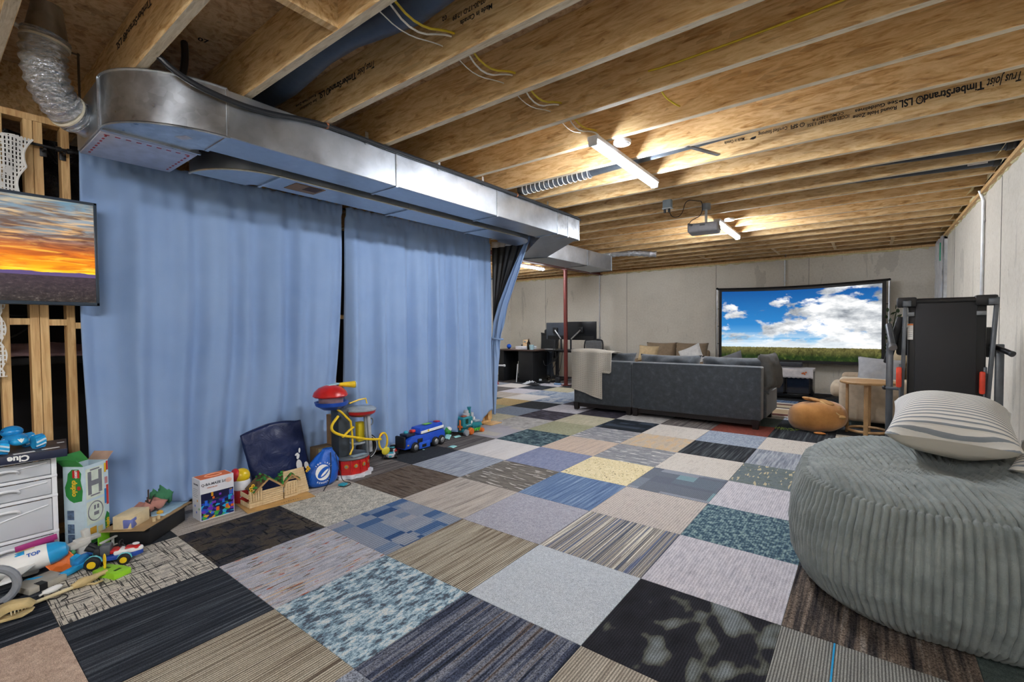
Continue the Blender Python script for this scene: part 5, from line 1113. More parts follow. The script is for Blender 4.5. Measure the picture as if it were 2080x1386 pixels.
B().tube([(.167, -.145+.011*math.cos(k*PI/6), .016+.008*math.sin(k*PI/6)) for k in range(12)], .0012, 5, closed=True).out('magnifier_print', M_wt, cb); B().box((.167, -.13, .026), (.001, .012, .003), rot=(.6, 0, 0)).out('magnifier_print', M_wt, cb)
for x, y, a, b_ in ((.13, .05, .03, .08), (.10, .15, .02, .07), (.12, -.10, .05, .02), (-.05, .19, .02, .03)): B().box((x, y, .0445), (a, b_, .0012), rot=(0, 0, .2)).out('printed_shape', M_wt, cb)
M_cy = mat('#1f8fd4', .3); M_cy2 = mat('#2aa8e0', .3)
rc = thing('toy_stunt_car', 'bright blue toy stunt car with chunky wheels on the game box', 'toy car', (-2.18, -1.85, .6105), .25)
B().ball((.0, 0, .062), (.06, .05, .030), 18).out('body', M_cy, rc); B().ball((-.03, 0, .098), (.045, .045, .032), 18).out('cabin', M_cy, rc); B().ball((-.03, 0, .104), (.038, .047, .018), 14).out('window_band', mat('#1766a8', .15), rc)
B().ball((.048, 0, .052), (.022, .038, .022), 14).out('nose', M_cy2, rc)
flat([(0, -.012), (.008, -.002), (.014, .012), (.006, .008), (0, .013), (-.006, .008), (-.014, .012), (-.008, -.002)], M_wt, fr((.070, 0, .058), (0, 1, 0), (-.3, 0, 1)), rc, 'white_emblem')
for sx in (-1, 1):
    for sy in (-1, 1):
        wv_ = B(); wv_.cyl((sx*.055, sy*.052, .036), (sx*.055, sy*.095, .036), .036, n=20); wh = wv_.out('wheel', M_cy2, rc)
        for k in range(10):
            a = k*2*PI/10; B().cyl((sx*.055+.036*math.cos(a), sy*.054, .036+.036*math.sin(a)), (sx*.055+.036*math.cos(a+.45), sy*.093, .036+.036*math.sin(a+.45)), .0055, n=6).out('tread', M_cy if k % 3 else mat('#cfe6f2', .3), wh)

# ------------------------------------------------------------------ tall brick toy box
lb = thing('toy_brick_box', 'tall open green toy brick box leaning by the drawer cart', 'box', (-2.19, -1.565, 0), 0.62)
# local: front face +x side pointing to the viewer, width along y
WB, DB, HB = .155, .12, .47
M_cd = mat('#a98b62', .9); M_g = mat('#3f9a45', .6); M_lb = mat('#cfe3ec', .6, var=.06)
for c_, d_ in (((DB/2, 0, HB/2), (.004, WB, HB)), ((-DB/2, 0, HB/2), (.004, WB, HB)), ((0, -WB/2, HB/2), (DB, .004, HB)), ((0, WB/2, HB/2), (DB, .004, HB)), ((0, 0, .004), (DB, WB, .004))):
    B().box(c_, d_).out('panel', M_lb, lb, smooth=0)
B().box((0, 0, HB*.62), (DB-.012, WB-.012, .003)).out('inner_fill', mat('#3aa7a0', .7), lb)
B().box((-DB/2-.025, 0, HB+.025), (.004, WB, .075), rot=(0, -.75, 0)).out('open_flap', M_g, lb, smooth=0); B().box((0, WB/2+.02, HB+.02), (DB, .004, .06), rot=(-.8, 0, 0)).out('open_flap', mat('#b99a86', .8), lb, smooth=0); B().box((0, -WB/2-.02, HB+.025), (DB, .004, .06), rot=(.7, 0, 0)).out('open_flap', M_g, lb, smooth=0)
FX = fr((DB/2+.0022, 0, 0), (0, 1, 0), (0, 0, 1)); SY = fr((0, -WB/2-.0022, 0), (1, 0, 0), (0, 0, 1))
M_pg, M_gy = mat('#dfeadb', .6), mat('#7d7f88', .6)
flat(rect(-.066, .27, .045, .45), M_pg, FX, lb, 'printed_panel', .0006); flat(rect(-.066, .12, .045, .255), M_pg, FX, lb, 'printed_panel', .0006)
FX2 = fr((DB/2+.0034, 0, 0), (0, 1, 0), (0, 0, 1))
for r_ in (rect(-.055, .295, -.033, .43), rect(.012, .295, .034, .43), rect(-.033, .345, .012, .375), rect(-.04, .435, .02, .443), rect(-.04, .283, .02, .291), rect(-.022, .20, -.010, .225), rect(-.002, .20, .010, .225), rect(-.022, .165, .008, .185)): flat(r_, M_gy, FX2, lb, 'track_print', .0004)
b = B(); b.tube([FX2 @ V((-.012+.046*math.cos(k*PI/12), .19+.056*math.sin(k*PI/12), 0)) for k in range(24)], .003, 4, closed=True); b.out('track_print', M_gy, lb)
for r_, c_ in ((rect(.05, .40, .062, .455), '#e3b923'), (rect(.063, .41, .075, .465), '#c93a32'), (rect(.052, .33, .07, .37), '#c98a90'), (rect(.06, .20, .074, .32), '#c93a32'), (rect(.048, .21, .06, .30), '#2f7fc4'), (rect(-.066, 0.005, .045, .05), '#4aa84d'), (rect(-.05, .05, -.01, .10), '#e0a83a'), (rect(0, .05, .03, .09), '#ead9a0')): flat(r_, mat(c_, .6), FX2, lb, 'printed_shape', .0004)
cl1 = [(.0, .26), (.025, .265), (.05, .27), (.056, .33), (.045, .39), (.05, .43), (.035, .455), (-.005, .455), (-.03, .43), (-.035, .39), (-.05, .35), (-.045, .30), (-.025, .275)]
flat(cl1, mat('#2b8a3c', .6), SY, lb, 'green_cloud', .0006)
SY2 = fr((0, -WB/2-.0034, 0), (1, 0, 0), (0, 0, 1))
flat(rect(-.002, .405, .040, .45), mat('#c8201f', .5), SY2, lb, 'logo_square', .0004)
text('LEGO', .018, M_wt, fr((.019, -WB/2-.0042, .4275), (0, 0, -1), (1, 0, 0)), lb, 'logo_lettering', .0012, .0003)
text('duplo', .042, mat('#f0c22e', .5), fr((.008, -WB/2-.004, .345), (0, 0, -1), (1, 0, 0)), lb, 'logo_lettering', .0016, .0003); flat(disc(.012, 12, (.034, .345)), mat('#c8302a', .5), SY2, lb, 'logo_dot', .0004)
for z in (.19, .11, .05): flat(rect(-.04, z-.03, .0, z+.025), mat('#5a6f8a', .6, var=.6, nscale=60), SY2, lb, 'small_picture', .0004)
flat([(.05, .02), (.072, .03), (.075, .14), (.06, .16), (.045, .12)], mat('#2b8a3c', .6), FX2, lb, 'green_cloud', .0005); text('duplo', .03, mat('#f0c22e', .5), fr((DB/2+.0044, .062, .085), (0, 0, 1), (0, -1, 0)), lb, 'logo_lettering', .0014, .0003)

# ------------------------------------------------------------------ craft diorama on a black crate
ck = thing('storage_crate', 'low black crate under the cardboard craft tray', 'crate', (-2.02, -1.31, 0), .75)
B().box((0, 0, .05), (.22, .34, .09), bev=.006).out('body', mat('#121214', .6), ck); B().box((0, 0, .098), (.235, .355, .012), bev=.004).out('rim', mat('#1b1b1e', .6), ck)
dt = thing('cardboard_craft', 'cardboard tray craft with cream box, twigs and green foliage', 'craft', (-2.02, -1.31, .105), .72)
B().box((0, 0, .004), (.24, .44, .006)).out('tray', M_cd, dt, smooth=0)
b = B(); b.grid(lambda u, v: V((-.10+.2*u, -.02+.24*v, .009+.006*mnoise.noise(V((u*7, v*7, 0))))), 10, 10); b.out('pale_blue_felt', mat('#9fc0d4', .9), dt, solid=.002)
B().box((-.01, -.13, .045), (.10, .15, .075), bev=.002).out('cream_box', mat('#dccaa2', .7), dt); B().box((.02, -.185, .04), (.05, .045, .05), rot=(.1, 0, .2), bev=.003).out('blue_card', mat('#6c77b8', .7), dt); B().box((.035, -.16, .025), (.012, .05, .05), rot=(0, .15, 0)).out('cream_flap', mat('#e0cfa8', .7), dt)
for a, c_ in (((.02, -.02, .01), (-.03, .03, .11)), ((-.03, -.01, .01), (.01, .03, .12)), ((.03, .05, .01), (-.02, .0, .10)), ((-.06, .08, .01), (-.06, .085, .14))): B().cyl(a, c_, .004, n=6).out('twig', mat('#3b2a22', .8), dt)
b = B(); b.cushion((.16, .13, .07), fr((-.04, .05, .045), (.3, 1, 0), (1, -.3, .3)), 14, 2.6, .5, .03); b.out('pink_cloth', mat('#b98274', .9), dt, smooth=60)
b = B(); b.cushion((.11, .11, .09), fr((-.04, .16, .06), (.3, 1, 0), (1, -.3, .6)), 14, 2.4, .5, .06, 3); b.out('green_foliage', mat('#3c7a55', .9), dt, smooth=60)
for y in (-.10, -.06): B().cyl((.095, y, .008), (.095, y, .03), .009, n=10).out('small_jar', mat('#d9c49a', .2), dt)
B().lathe([(0, 0), (.016, .002), (.018, .012), (.01, .02), (0, .022)], 12, xf((.05, .02, .008))).out('yellow_bowl', mat('#d6a53a', .5), dt)
gt = thing('toy_runway', 'lime green toy tray with white ribbed ramp on the floor by the crate', 'toy', (-2.02, -1.45, 0), .58)
M_lime, M_wg = mat('#7cc42a', .45), mat('#dcdad2', .5)
B().box((-.03, .03, .05), (.012, .28, .09), bev=.003).out('green_back', M_lime, gt); B().box((.01, .165, .05), (.07, .014, .10), bev=.003).out('green_end', M_lime, gt); B().box((.02, .02, .012), (.07, .30, .012)).out('floor_plate', mat('#2a2a2e', .6), gt)
B().box((.035, .0, .065), (.012, .32, .008)).box((.035, .0, .018), (.012, .32, .008)).out('white_rail', M_wg, gt)
for k in range(6): B().box((.033, -.14+.056*k, .042), (.014, .006, .05)).out('white_rib', M_wg, gt)
wk = thing('white_toy_mechanism', 'white plastic toy mechanism standing between brick box and kart', 'toy', (-1.97, -1.63, 0), .4)
B().box((0, 0, .05), (.05, .06, .10), bev=.004).out('block', M_wg, wk); B().box((.0, -.02, .075), (.055, .10, .03), bev=.004).out('cross_block', M_wg, wk); B().box((0, .05, .085), (.04, .07, .022), bev=.004).out('arm', M_wg, wk); B().box((0, .02, .12), (.03, .03, .05), rot=(.2, 0, 0), bev=.004).out('fin', M_wg, wk); B().box((.005, 0, .012), (.07, .11, .02), bev=.003).out('foot', mat('#2b5fb0', .5), wk)
# ------------------------------------------------------------------ toy kart (driverless)
M_tr, M_rd, M_yl = mat('#17171a', .6), mat('#c5221f', .3), mat('#e8c21f', .35)
kt = thing('toy_kart', 'red white and blue toy race kart with yellow wheel hubs', 'toy car', (-1.745, -1.535, 0), 1.10)
B().prism([(-.10, -.035), (.03, -.042), (.10, -.03), (.125, 0), (.10, .03), (.03, .042), (-.10, .035)], .022, xf((0, 0, .022)), bev=.004).out('blue_chassis', mat('#2a4fa8', .35), kt)
B().prism([(.0, -.036), (.08, -.030), (.125, -.008), (.125, .008), (.08, .030), (0, .036)], .026, xf((0, 0, .042)), bev=.010).out('white_nose', M_wt, kt)
B().prism([(.045, -.026), (.10, -.022), (.122, 0), (.10, .022), (.045, .026)], .018, xf((0, 0, .062), (0, .10, 0)), bev=.008).out('red_hood', M_rd, kt)
B().prism(disc(.016, 18), .003, xf((.092, 0, .0795), (0, .12, 0))).out('white_roundel', M_wt, kt)
B().box((-.035, 0, .075), (.05, .055, .06), bev=.012).out('seat', mat('#55585e', .5), kt); B().box((-.07, 0, .07), (.03, .06, .045), bev=.008).out('engine', mat('#222226', .5), kt); B().box((.005, 0, .062), (.04, .06, .02), bev=.006).out('red_side', M_rd, kt)
for s_ in (-1, 1): B().cyl((-.075, s_*.018, .08), (-.115, s_*.026, .105), .009, .013, 12).out('exhaust', M_tr, kt)
B().tube([(.028+.004*math.cos(k*PI/8), .018*math.cos(k*PI/8), .095+.018*math.sin(k*PI/8)) for k in range(16)], .003, 6, closed=True).out('steering_wheel', M_tr, kt); B().cyl((.05, 0, .07), (.03, 0, .095), .003, n=6).out('steering_column', M_tr, kt)
for x, r_, w_ in ((-.075, .034, .034), (.055, .029, .026)):
    for s_ in (-1, 1):
        y0 = s_*.045
        wh = B().lathe([(0, -w_/2), (r_*.8, -w_/2), (r_, -w_/3), (r_, w_/3), (r_*.8, w_/2), (0, w_/2)], 22, fr((x, s_*(.05+w_/2), r_), (1, 0, 0), (0, 0, 1))).out('wheel', M_tr, kt)
        B().lathe([(0, .002), (r_*.55, .002), (r_*.5, -.004), (0, -.004)], 16, fr((x, s_*(.05+w_+.001), r_), (1, 0, 0), (0, 0, 1))).out('yellow_hub', M_yl, wh)
        B().tube([(x+r_*.98*math.cos(k*PI/5), s_*.054, r_+r_*.98*math.sin(k*PI/5)) for k in range(6)], .006, 6).out('teal_fender', mat('#58b8c0', .4), kt)
# ------------------------------------------------------------------ toy airplane
pn = thing('toy_airplane', 'white and blue toy airplane at the left edge by the drawers', 'toy airplane', (-1.90, -1.875, .0), 0); pn.scale = (1.25, 1.25, 1.25)
AP = fr((0, 0, .065), (.15, 1, .12), (-.1, -.12, 1))     # nose toward +Y
M_sky = mat('#2a9fd8', .35)
b = B(); b.lathe([(0, -.15), (.02, -.145), (.034, -.11), (.045, -.04), (.048, .04), (.045, .085), (.0, .086)], 22, AP @ xf((0, 0, 0), (0, PI/2, 0))); b.out('fuselage', M_wt, pn)
b = B(); b.lathe([(0, .084), (.0452, .084), (.040, .115), (.026, .138), (0, .146)], 22, AP @ xf((0, 0, 0), (0, PI/2, 0))); b.out('blue_nose', M_sky, pn)
b = B(); b.prism([(-.14, 0), (-.16, .075), (-.13, .075), (-.085, .02)], .008, AP @ xf((0, .0, -.004), (0, 0, 0)), bev=.002); b.out('tail_fin', M_sky, pn)
for s_ in (-1, 1):
    b = B(); b.prism([(-.02, 0), (.05, 0), (-.01, s_*.15), (-.05, s_*.15)], .009, AP @ Matrix(((1, 0, 0, 0), (0, 0, 1, -.014), (0, 1, 0, s_*.03), (0, 0, 0, 1))), bev=.002); b.out('wing', M_wt, pn)
    b = B(); b.prism([(-.13, 0), (-.09, 0), (-.13, s_*.06), (-.15, s_*.06)], .007, AP @ Matrix(((1, 0, 0, 0), (0, 0, 1, .008), (0, 1, 0, s_*.02), (0, 0, 0, 1))), bev=.002); b.out('tailplane', M_sky, pn)
b = B(); b.grid(lambda u, v: AP @ V((-.12+.14*u, .0492*math.sin(.9+.5*v)*(.72+.25*u), .0492*math.cos(.9+.5*v)*(.72+.25*u))), 12, 6); b.out('blue_stripe', M_sky, pn, solid=.001)
b = B(); b.grid(lambda u, v: AP @ V((.0+.05*u, .0495*math.sin(1.35+.1*v), .0495*math.cos(1.35+.1*v))), 8, 4); b.out('gold_stripe', mat('#d9b36a', .4), pn, solid=.001)
text('TOP', .02, mat('#2a5fb4', .5), AP @ fr((.045, .030, .040), (1, 0, 0), (0, .8, -.6)), pn, 'lettering', .0006, .0004)
B().box((-.02, .03, .022), (.03, .05, .044), bev=.008).out('landing_block', M_wt, pn)
B((-1.98, -1.80, .14)).box((-2.02, -1.80, .125), (.012, .16, .03), rot=(.1, 0, 0), bev=.003).box((-2.04, -1.80, .06), (.01, .14, .12)).out('magenta_folder', mat('#a8337a', .5), label='magenta folder edge behind the toy airplane', cat='folder')
# ------------------------------------------------------------------ small things on the carpet at the left
of = thing('orange_toy_shield', 'orange dished toy shield between airplane and blue blaster', 'toy', (-1.865, -1.735, 0), .3)
b = B(); b.lathe([(0, -.012), (.03, -.008), (.055, .004), (.06, .012), (.055, .012), (.028, -.002), (0, -.005)], 8, fr((0, 0, .045), (.3, 1, 0), (-.5, 0, .85))); b.out('dish', mat('#e3722b', .45), of, smooth=0); B().box((-.02, -.0, .012), (.06, .05, .022), bev=.006).out('base', mat('#c9571c', .5), of)
bl = thing('toy_blaster', 'bright blue toy blaster lying on the crosshatch carpet', 'toy', (-1.76, -1.70, 0), .6)
B().box((0, 0, .02), (.03, .13, .028), bev=.008).out('barrel', M_sky, bl); B().box((-.05, .06, .035), (.03, .04, .065), rot=(.3, .3, 0), bev=.008).out('grip', M_sky, bl); B().box((-.01, .05, .045), (.035, .07, .025), rot=(.3, 0, 0), bev=.008).out('upper', mat('#2b86c4', .4), bl); B().cyl((0, -.065, .02), (0, -.075, .02), .012, n=10).out('muzzle', mat('#1b3f7a', .5), bl)
bw = thing('toy_blue_bracket', 'blue plastic bracket under the toy airplane wing', 'toy', (-1.80, -1.81, 0), .2); B().tube([(-.03, -.05, .012), (.02, -.05, .03), (.035, 0, .02), (.01, .045, .012)], .010, 8, smooth=1).out('hoop', M_sky, bw); B().box((-.01, 0, .01), (.03, .08, .018), bev=.004).out('foot', mat('#1f6fb0', .5), bw)
lm = thing('lime_fan_toy', 'lime green toy fan with yellow propeller on the carpet', 'toy', (-1.585, -1.585, 0), .45)
B().prism([(-.075, -.035), (-.02, -.042), (.005, -.03), (.075, -.045), (.085, .035), (.01, .045), (-.02, .035), (-.07, .045)], .03, xf((0, 0, 0)), bev=.003).out('base', mat('#93cf2c', .45), lm); B().box((.04, 0, .0305), (.014, .03, .002)).out('slot', mat('#3d5f14', .6), lm); B().box((-.03, .005, .0305), (.03, .012, .002)).out('slot', mat('#3d5f14', .6), lm)
B().cyl((-.04, 0, .024), (-.04, 0, .045), .006, n=10).out('peg', M_yl, lm); B().ball((-.04, 0, .072), (.010, .005, .034), 14).out('propeller_blade', M_yl, lm)
sl = thing('grey_slab', 'flat grey game console lying on the carpet under the toys', 'console', (-1.735, -1.825, 0), .35); B().box((0, 0, .016), (.13, .15, .03), bev=.004).out('case', mat('#a7a295', .5), sl); B().box((.045, -.02, .0165), (.045, .03, .033)).out('black_strap', M_tr, sl); B().box((0, 0, .002), (.12, .14, .004)).out('base', M_tr, sl)
rm = thing('white_controller', 'small white controller beside the grey console', 'controller', (-1.60, -1.80, 0), .35); B().ball((0, 0, .016), (.018, .04, .014), 14).out('shell', M_wt, rm); B().cyl((0, -.038, .014), (0, -.05, .012), .005, n=8).out('plug', M_wg, rm)
cable('charger_cable', 'thin black cord curling on the carpet by the controller', [(-1.60, -1.85, .006), (-1.53, -1.83, .006), (-1.50, -1.80, .006), (-1.53, -1.77, .006), (-1.48, -1.76, .006), (-1.46, -1.79, .006)], M_tr, .0025, 'cord')
dn = thing('dinosaur_grabber', 'bone coloured dinosaur skull grabber toy with long handle on the carpet', 'toy', (-1.52, -1.83, 0), 0)
M_bone = mat('#c7b07c', .55, var=.25)
b = B(); b.prism([(-.10, -.02), (-.07, .03), (-.02, .045), (.035, .04), (.06, .015), (.045, .005), (.03, .018), (-.01, .02), (-.04, .008), (-.06, -.02)], .05, xf((.07, -.10, .005), (0, 0, 1.2)) @ fr((0, .02, .03), (1, 0, 0), (0, 0, 1)), bev=.006); b.out('upper_skull', M_bone, dn)
b = B(); b.prism([(-.09, -.028), (-.05, -.034), (.02, -.03), (.055, -.012), (.045, -.006), (.01, -.018), (-.05, -.02)], .04, xf((.07, -.10, .008), (0, 0, 1.2)) @ fr((0, .015, .03), (1, 0, 0), (0, 0, 1)), bev=.004); b.out('lower_jaw', M_bone, dn)
for k in range(7): B().cyl((.07+.015-.004*k, -.12+.011*k, .045-.001*k), (.075+.015-.004*k, -.12+.011*k, .028), .004, .001, 6).out('tooth', mat('#e3d8b4', .5), dn)
B().cyl((.04, -.05, .03), (-.02, .10, .018), .008, n=10).out('rod', mat('#d6c79c', .5), dn); B().tube([(-.02, .09, .02), (-.03, .13, .024), (-.035, .17, .026), (-.05, .20, .028), (-.06, .225, .024)], [.014, .022, .016, .011, .013], 10, smooth=1).out('grip', M_bone, dn); B().tube([(-.02, .14, .012), (.0, .17, .008), (-.01, .20, .008)], .005, 6).out('trigger', M_bone, dn)
rg_ = thing('grey_steering_ring', 'grey plastic ring standing at the left edge of the carpet', 'ring', (-1.66, -1.975, 0))
b = B(); b.tube([(.0+.02*math.cos(k*PI/14), .085*math.cos(k*PI/14)-.02, .09+.085*math.sin(k*PI/14)) for k in range(28)], .017, 8, closed=True); b.out('rim', mat('#8c9096', .35), rg_); B().box((0, -.02, .008), (.06, .08, .016), bev=.004).out('foot', M_tr, rg_)
gm = thing('green_figure', 'tiny green toy figure behind the blue blaster', 'toy', (-1.90, -1.68, 0)); B().ball((0, 0, .03), (.018, .018, .024), 12).out('body', mat('#3f8f5a', .5), gm); B().ball((0, 0, .06), .014, 12).out('head', mat('#5aa86a', .5), gm); B().box((0, 0, .006), (.04, .05, .012), bev=.003).out('base', mat('#2f6f4a', .5), gm)

# ------------------------------------------------------------------ marble run box
qb = thing('marble_run_box', 'white and orange marble maze box standing beside the curtain', 'box', (-2.02, -.955, 0), .02)
DQ, WQ, HQ = .13, .205, .272
n = NT('maze_photo'); g = n.sep(n.coord('Generated')); vo = n.node('ShaderNodeTexVoronoi'); vo.inputs['Scale'].default_value = 7; n.ln(n.coord('Generated', scale=(1, 1, 1.3)), vo.inputs['Vector'])
hs = n.sep(vo.outputs['Color']); pic = n.ramp(hs[0], [(0, '#1f2a6a'), (.3, '#2450c8'), (.45, '#3aa04a'), (.58, '#e09a22'), (.68, '#6a32b0'), (.8, '#25a8d8'), (.9, '#1a1f3a')], 'CONSTANT')
n.fin(n.mix(n.ramp(g[2], [(.55, (0, 0, 0)), (.75, (1, 1, 1))]), pic, '#1a1c40'), .35); M_pic = n.m
B().box((0, 0, HQ/2), (DQ, WQ, HQ), bev=.001, seg=1).out('carton', mat('#dedfe4', .5, var=.03), qb)
B().box((0, 0, HQ+.0006), (DQ-.016, WQ-.016, .0012)).out('orange_top', mat('#e07030', .5), qb, smooth=0); b = B(); b.tube([(.0+.03*math.cos(k*PI/10), .05*math.sin(k*PI/10), HQ+.0016) for k in range(20)], .004, 5, closed=True); b.out('top_ring_print', mat('#f0b08c', .5), qb)
B().box((DQ/2+.0005, .0, .092), (.0012, WQ-.008, .172)).out('photo_print', M_pic, qb, smooth=0)
Q1 = fr((DQ/2+.0008, 0, 0), (0, 1, 0), (0, 0, 1)); M_dg = mat('#3a3d48', .6)
text('Q-BA-MAZE 2.0', .022, M_dg, fr((DQ/2+.0008, -.02, .235), (0, 1, 0), (0, 0, 1)), qb, 'lettering', .0005, .0004); text('CREATOR SET', .010, mat('#c9703a', .6), fr((DQ/2+.0008, -.03, .212), (0, 1, 0), (0, 0, 1)), qb, 'lettering', .0002, .0004)
flat(disc(.020, 18, (.07, .235), .016), mat('#e7b9a8', .5), Q1, qb, 'badge', .0005)
M_cols = [mat(c_, .3) for c_ in ('#2a6ae0', '#7a3ac0', '#e0a020', '#3fae4a', '#25a8d8', '#e06a20')]
rq = random.Random(4)
for k in range(16):
    y, z = rq.uniform(-.08, .08), rq.uniform(.02, .16); flat(rect(y, z, y+rq.uniform(.012, .026), z+rq.uniform(.012, .035)), rq.choice(M_cols), fr((DQ/2+.0012, 0, 0), (0, 1, 0), (0, 0, 1)), qb, 'printed_block', .0006)
SQ = fr((0, -WQ/2-.0004, 0), (1, 0, 0), (0, 0, 1)); text('Q-BA-MAZE', .014, M_dg, fr((0, -WQ/2-.0006, .235), (1, 0, 0), (0, 0, 1)), qb, 'lettering', .0003, .0003)
for z in range(5): flat(rect(-.045, .20-.012*z, .03-.008*(z % 3), .204-.012*z), mat('#a9abb2', .6), SQ, qb, 'small_print', .0003)
for y, z in ((.02, .13), (.045, .08), (.0, .05), (-.02, .09)): flat(disc(.008, 10, (y, z)), rq.choice(M_cols), SQ, qb, 'small_print', .0004)
# ------------------------------------------------------------------ toy snack tins behind the box
tn = thing('toy_bank', 'red and yellow toy dispenser behind the marble box', 'toy', (-2.12, -.735, 0))
B().lathe([(0, 0), (.052, 0), (.055, .01), (.055, .085), (.05, .095), (0, .095)], 22).out('red_base', mat('#b3262a', .35), tn); B().lathe([(.048, .094), (.056, .10), (.056, .155), (.05, .165), (0, .165)], 22).out('white_middle', mat('#e6e6e8', .4), tn); B().ball((0, 0, .19), (.056, .056, .055), 20).out('yellow_dome', mat('#e6c320', .3), tn); B().ball((-.01, -.035, .20), (.05, .03, .05), 16).out('red_cap', mat('#c2242a', .3), tn)
b = B(); b.tube([(.0565*math.cos(.3*k-.6), .0565*math.sin(.3*k-.6)-.0, .05+.012*math.sin(k*1.8)) for k in range(6)], .004, 5); b.out('white_script', M_wt, tn)
# ------------------------------------------------------------------ craft stick house
hs_ = thing('craft_stick_house', 'craft stick model house with green roofs on a cardboard base', 'model house', (-1.95, -.56, 0), -.02)
B().prism([(-.16, -.23), (.11, -.25), (.17, .20), (-.08, .22)], .005, xf((0, 0, .001))).out('cardboard_base', mat('#c39a5e', .85), hs_, smooth=0)
M_st = wood_mat('craft_stick', '#cdb083', '#e6cfa4', (20, 20, 3)); stick = {}
def plank(y0, y1, z0_, z1_, x, m=M_st, rx=0): return B().box((x, (y0+y1)/2, (z0_+z1_)/2), (.006, y1-y0, z1_-z0_), rot=(rx, 0, 0), bev=.0012, seg=1).out('craft_stick', m, hs_, smooth=0)
for k in range(7): plank(-.215, -.125, .008+.018*k, .024+.018*k, .045+.001*(k % 2)); plank(-.125, .02, .008+.015*k, .021+.015*k, .047-.001*(k % 2))
for k in range(5): plank(-.21+.017*k, -.199+.017*k, .05, .128, .052); plank(.035+.02*k, .047+.02*k, .03, .12, .046)
for k in range(6): plank(.03, .13, .008+.02*k, .026+.02*k, .042)
for k in range(11): plank(.13-.10*(k > 6), .225-.004*k, .008+.018*k, .025+.018*k, .03-.001*(k % 2))
for y, z in ((-.218, .03), (-.218, .09)): B().box((-.02, y, z), (.13, .006, .03), bev=.001).out('craft_stick', M_st, hs_, smooth=0)
for y0, w_, z0_, h_, x0 in ((-.085, .105, .115, .085, .05), (.085, .062, .125, .055, .04)):
    for s_ in (-1, 1):
        Ls = math.hypot(w_, h_); a = math.atan2(h_, w_)
        R_ = B(); Mr = xf((x0-.06, y0+s_*w_/2, z0_+h_/2), (-s_*a, 0, 0))
        R_.box((0, 0, 0), (.14, Ls, .006), M=Mr); rf = R_.out('roof_panel', mat('#6a5238', .8), hs_, smooth=0)
        rr_ = random.Random(int(y0*1000)+s_)
        for q in range(22): B().box((rr_.uniform(-.065, .065), rr_.uniform(-Ls/2, Ls/2), .005), (.05*rr_.uniform(.5, 1), .012, .004), rot=(0, 0, rr_.uniform(-.5, .5)), M=Mr).out('moss_strip', mat(rr_.choice(['#2f9a3c', '#267f33', '#45b04a', '#4a3a24']), .8), rf, smooth=0)
        B().box((x0+.012, y0+s_*w_/2, z0_+h_/2-.008), (.006, Ls, .012), rot=(-s_*a, 0, 0)).out('gable_stick', mat('#b08a5a', .7), hs_, smooth=0)
for y, z in ((-.205, .15), (-.19, .165), (-.2, .135), (.205, .20), (.215, .185), (.2, .175)): 
    fl_ = B().lathe([(0, .003), (.011, .001), (.012, -.001), (0, -.002)], 9, fr((.055, y, z), (0, 1, 0), (0, 0, 1))).out('sunflower', mat('#e0b01e', .6), hs_); B().ball((.057, y, z), (.003, .0045, .0045), 8).out('flower_centre', mat('#3a2616', .7), fl_)
for k in range(9): B().box((.108+.0016*k, -.02+.016*k, .0068), (.007+.004*(k % 2), .008, .0006), rot=(0, 0, -.12)).out('ink_mark', mat('#5a4326', .7), hs_, smooth=0)
# ------------------------------------------------------------------ navy tote bag
tb = thing('tote_bag', 'large navy tote bag with white figure print leaning on the curtain', 'bag', (-2.24, -.38, 0))
M_nv = NT('navy_nylon'); M_nv.fin('#16244e', .38); M_nv.bump(M_nv.noise(M_nv.coord(), 9, 4, .6, 1.0), .5, .02); M_nv = M_nv.m
def tote(side):
    def f(u, v):
        yb = -.21+.45*u; yt = -.29+.475*u; zt_ = .445+.05*math.sin(PI*min(1, u*1.1)*.8)+.015*u
        z = .0+zt_*v; y = yb+(yt-yb)*v
        bul = math.sin(PI*u)**.5*(.06*(1-v)**.6+.012)
        x = side*bul + (-.05*v) + .008*mnoise.noise(V((u*6, v*6, side)))
        return V((x, y, z+.004))
    return f
b = B(); b.grid(tote(1), 30, 30); b.grid(tote(-1), 30, 30); b.out('bag_body', M_nv, tb, smooth=80, solid=.003)
for yy in (-.02,): B().tube([(-.02, .02, .42), (-.025, .02, .47), (-.03, .05, .475), (-.03, .08, .475), (-.02, .09, .43)], .006, 6, smooth=1).out('handle', M_nv, tb)
def blob(cx, cy, rx, ry, a): return [(cx+rx*math.cos(t)*math.cos(a)-ry*math.sin(t)*math.sin(a), cy+rx*math.cos(t)*math.sin(a)+ry*math.sin(t)*math.cos(a)) for t in [2*PI*k/14 for k in range(14)]]
TP = fr((.062, 0, 0), (0, 1, 0), (-.10, 0, 1))
for p_ in (blob(.115, .145, .024, .045, .1), blob(.11, .215, .012, .022, -.3), blob(.10, .235, .016, .009, .5), blob(.125, .262, .008, .02, -.1), blob(.175, .13, .018, .03, .15)): flat(p_, M_wt, TP, tb, 'white_print', .002)
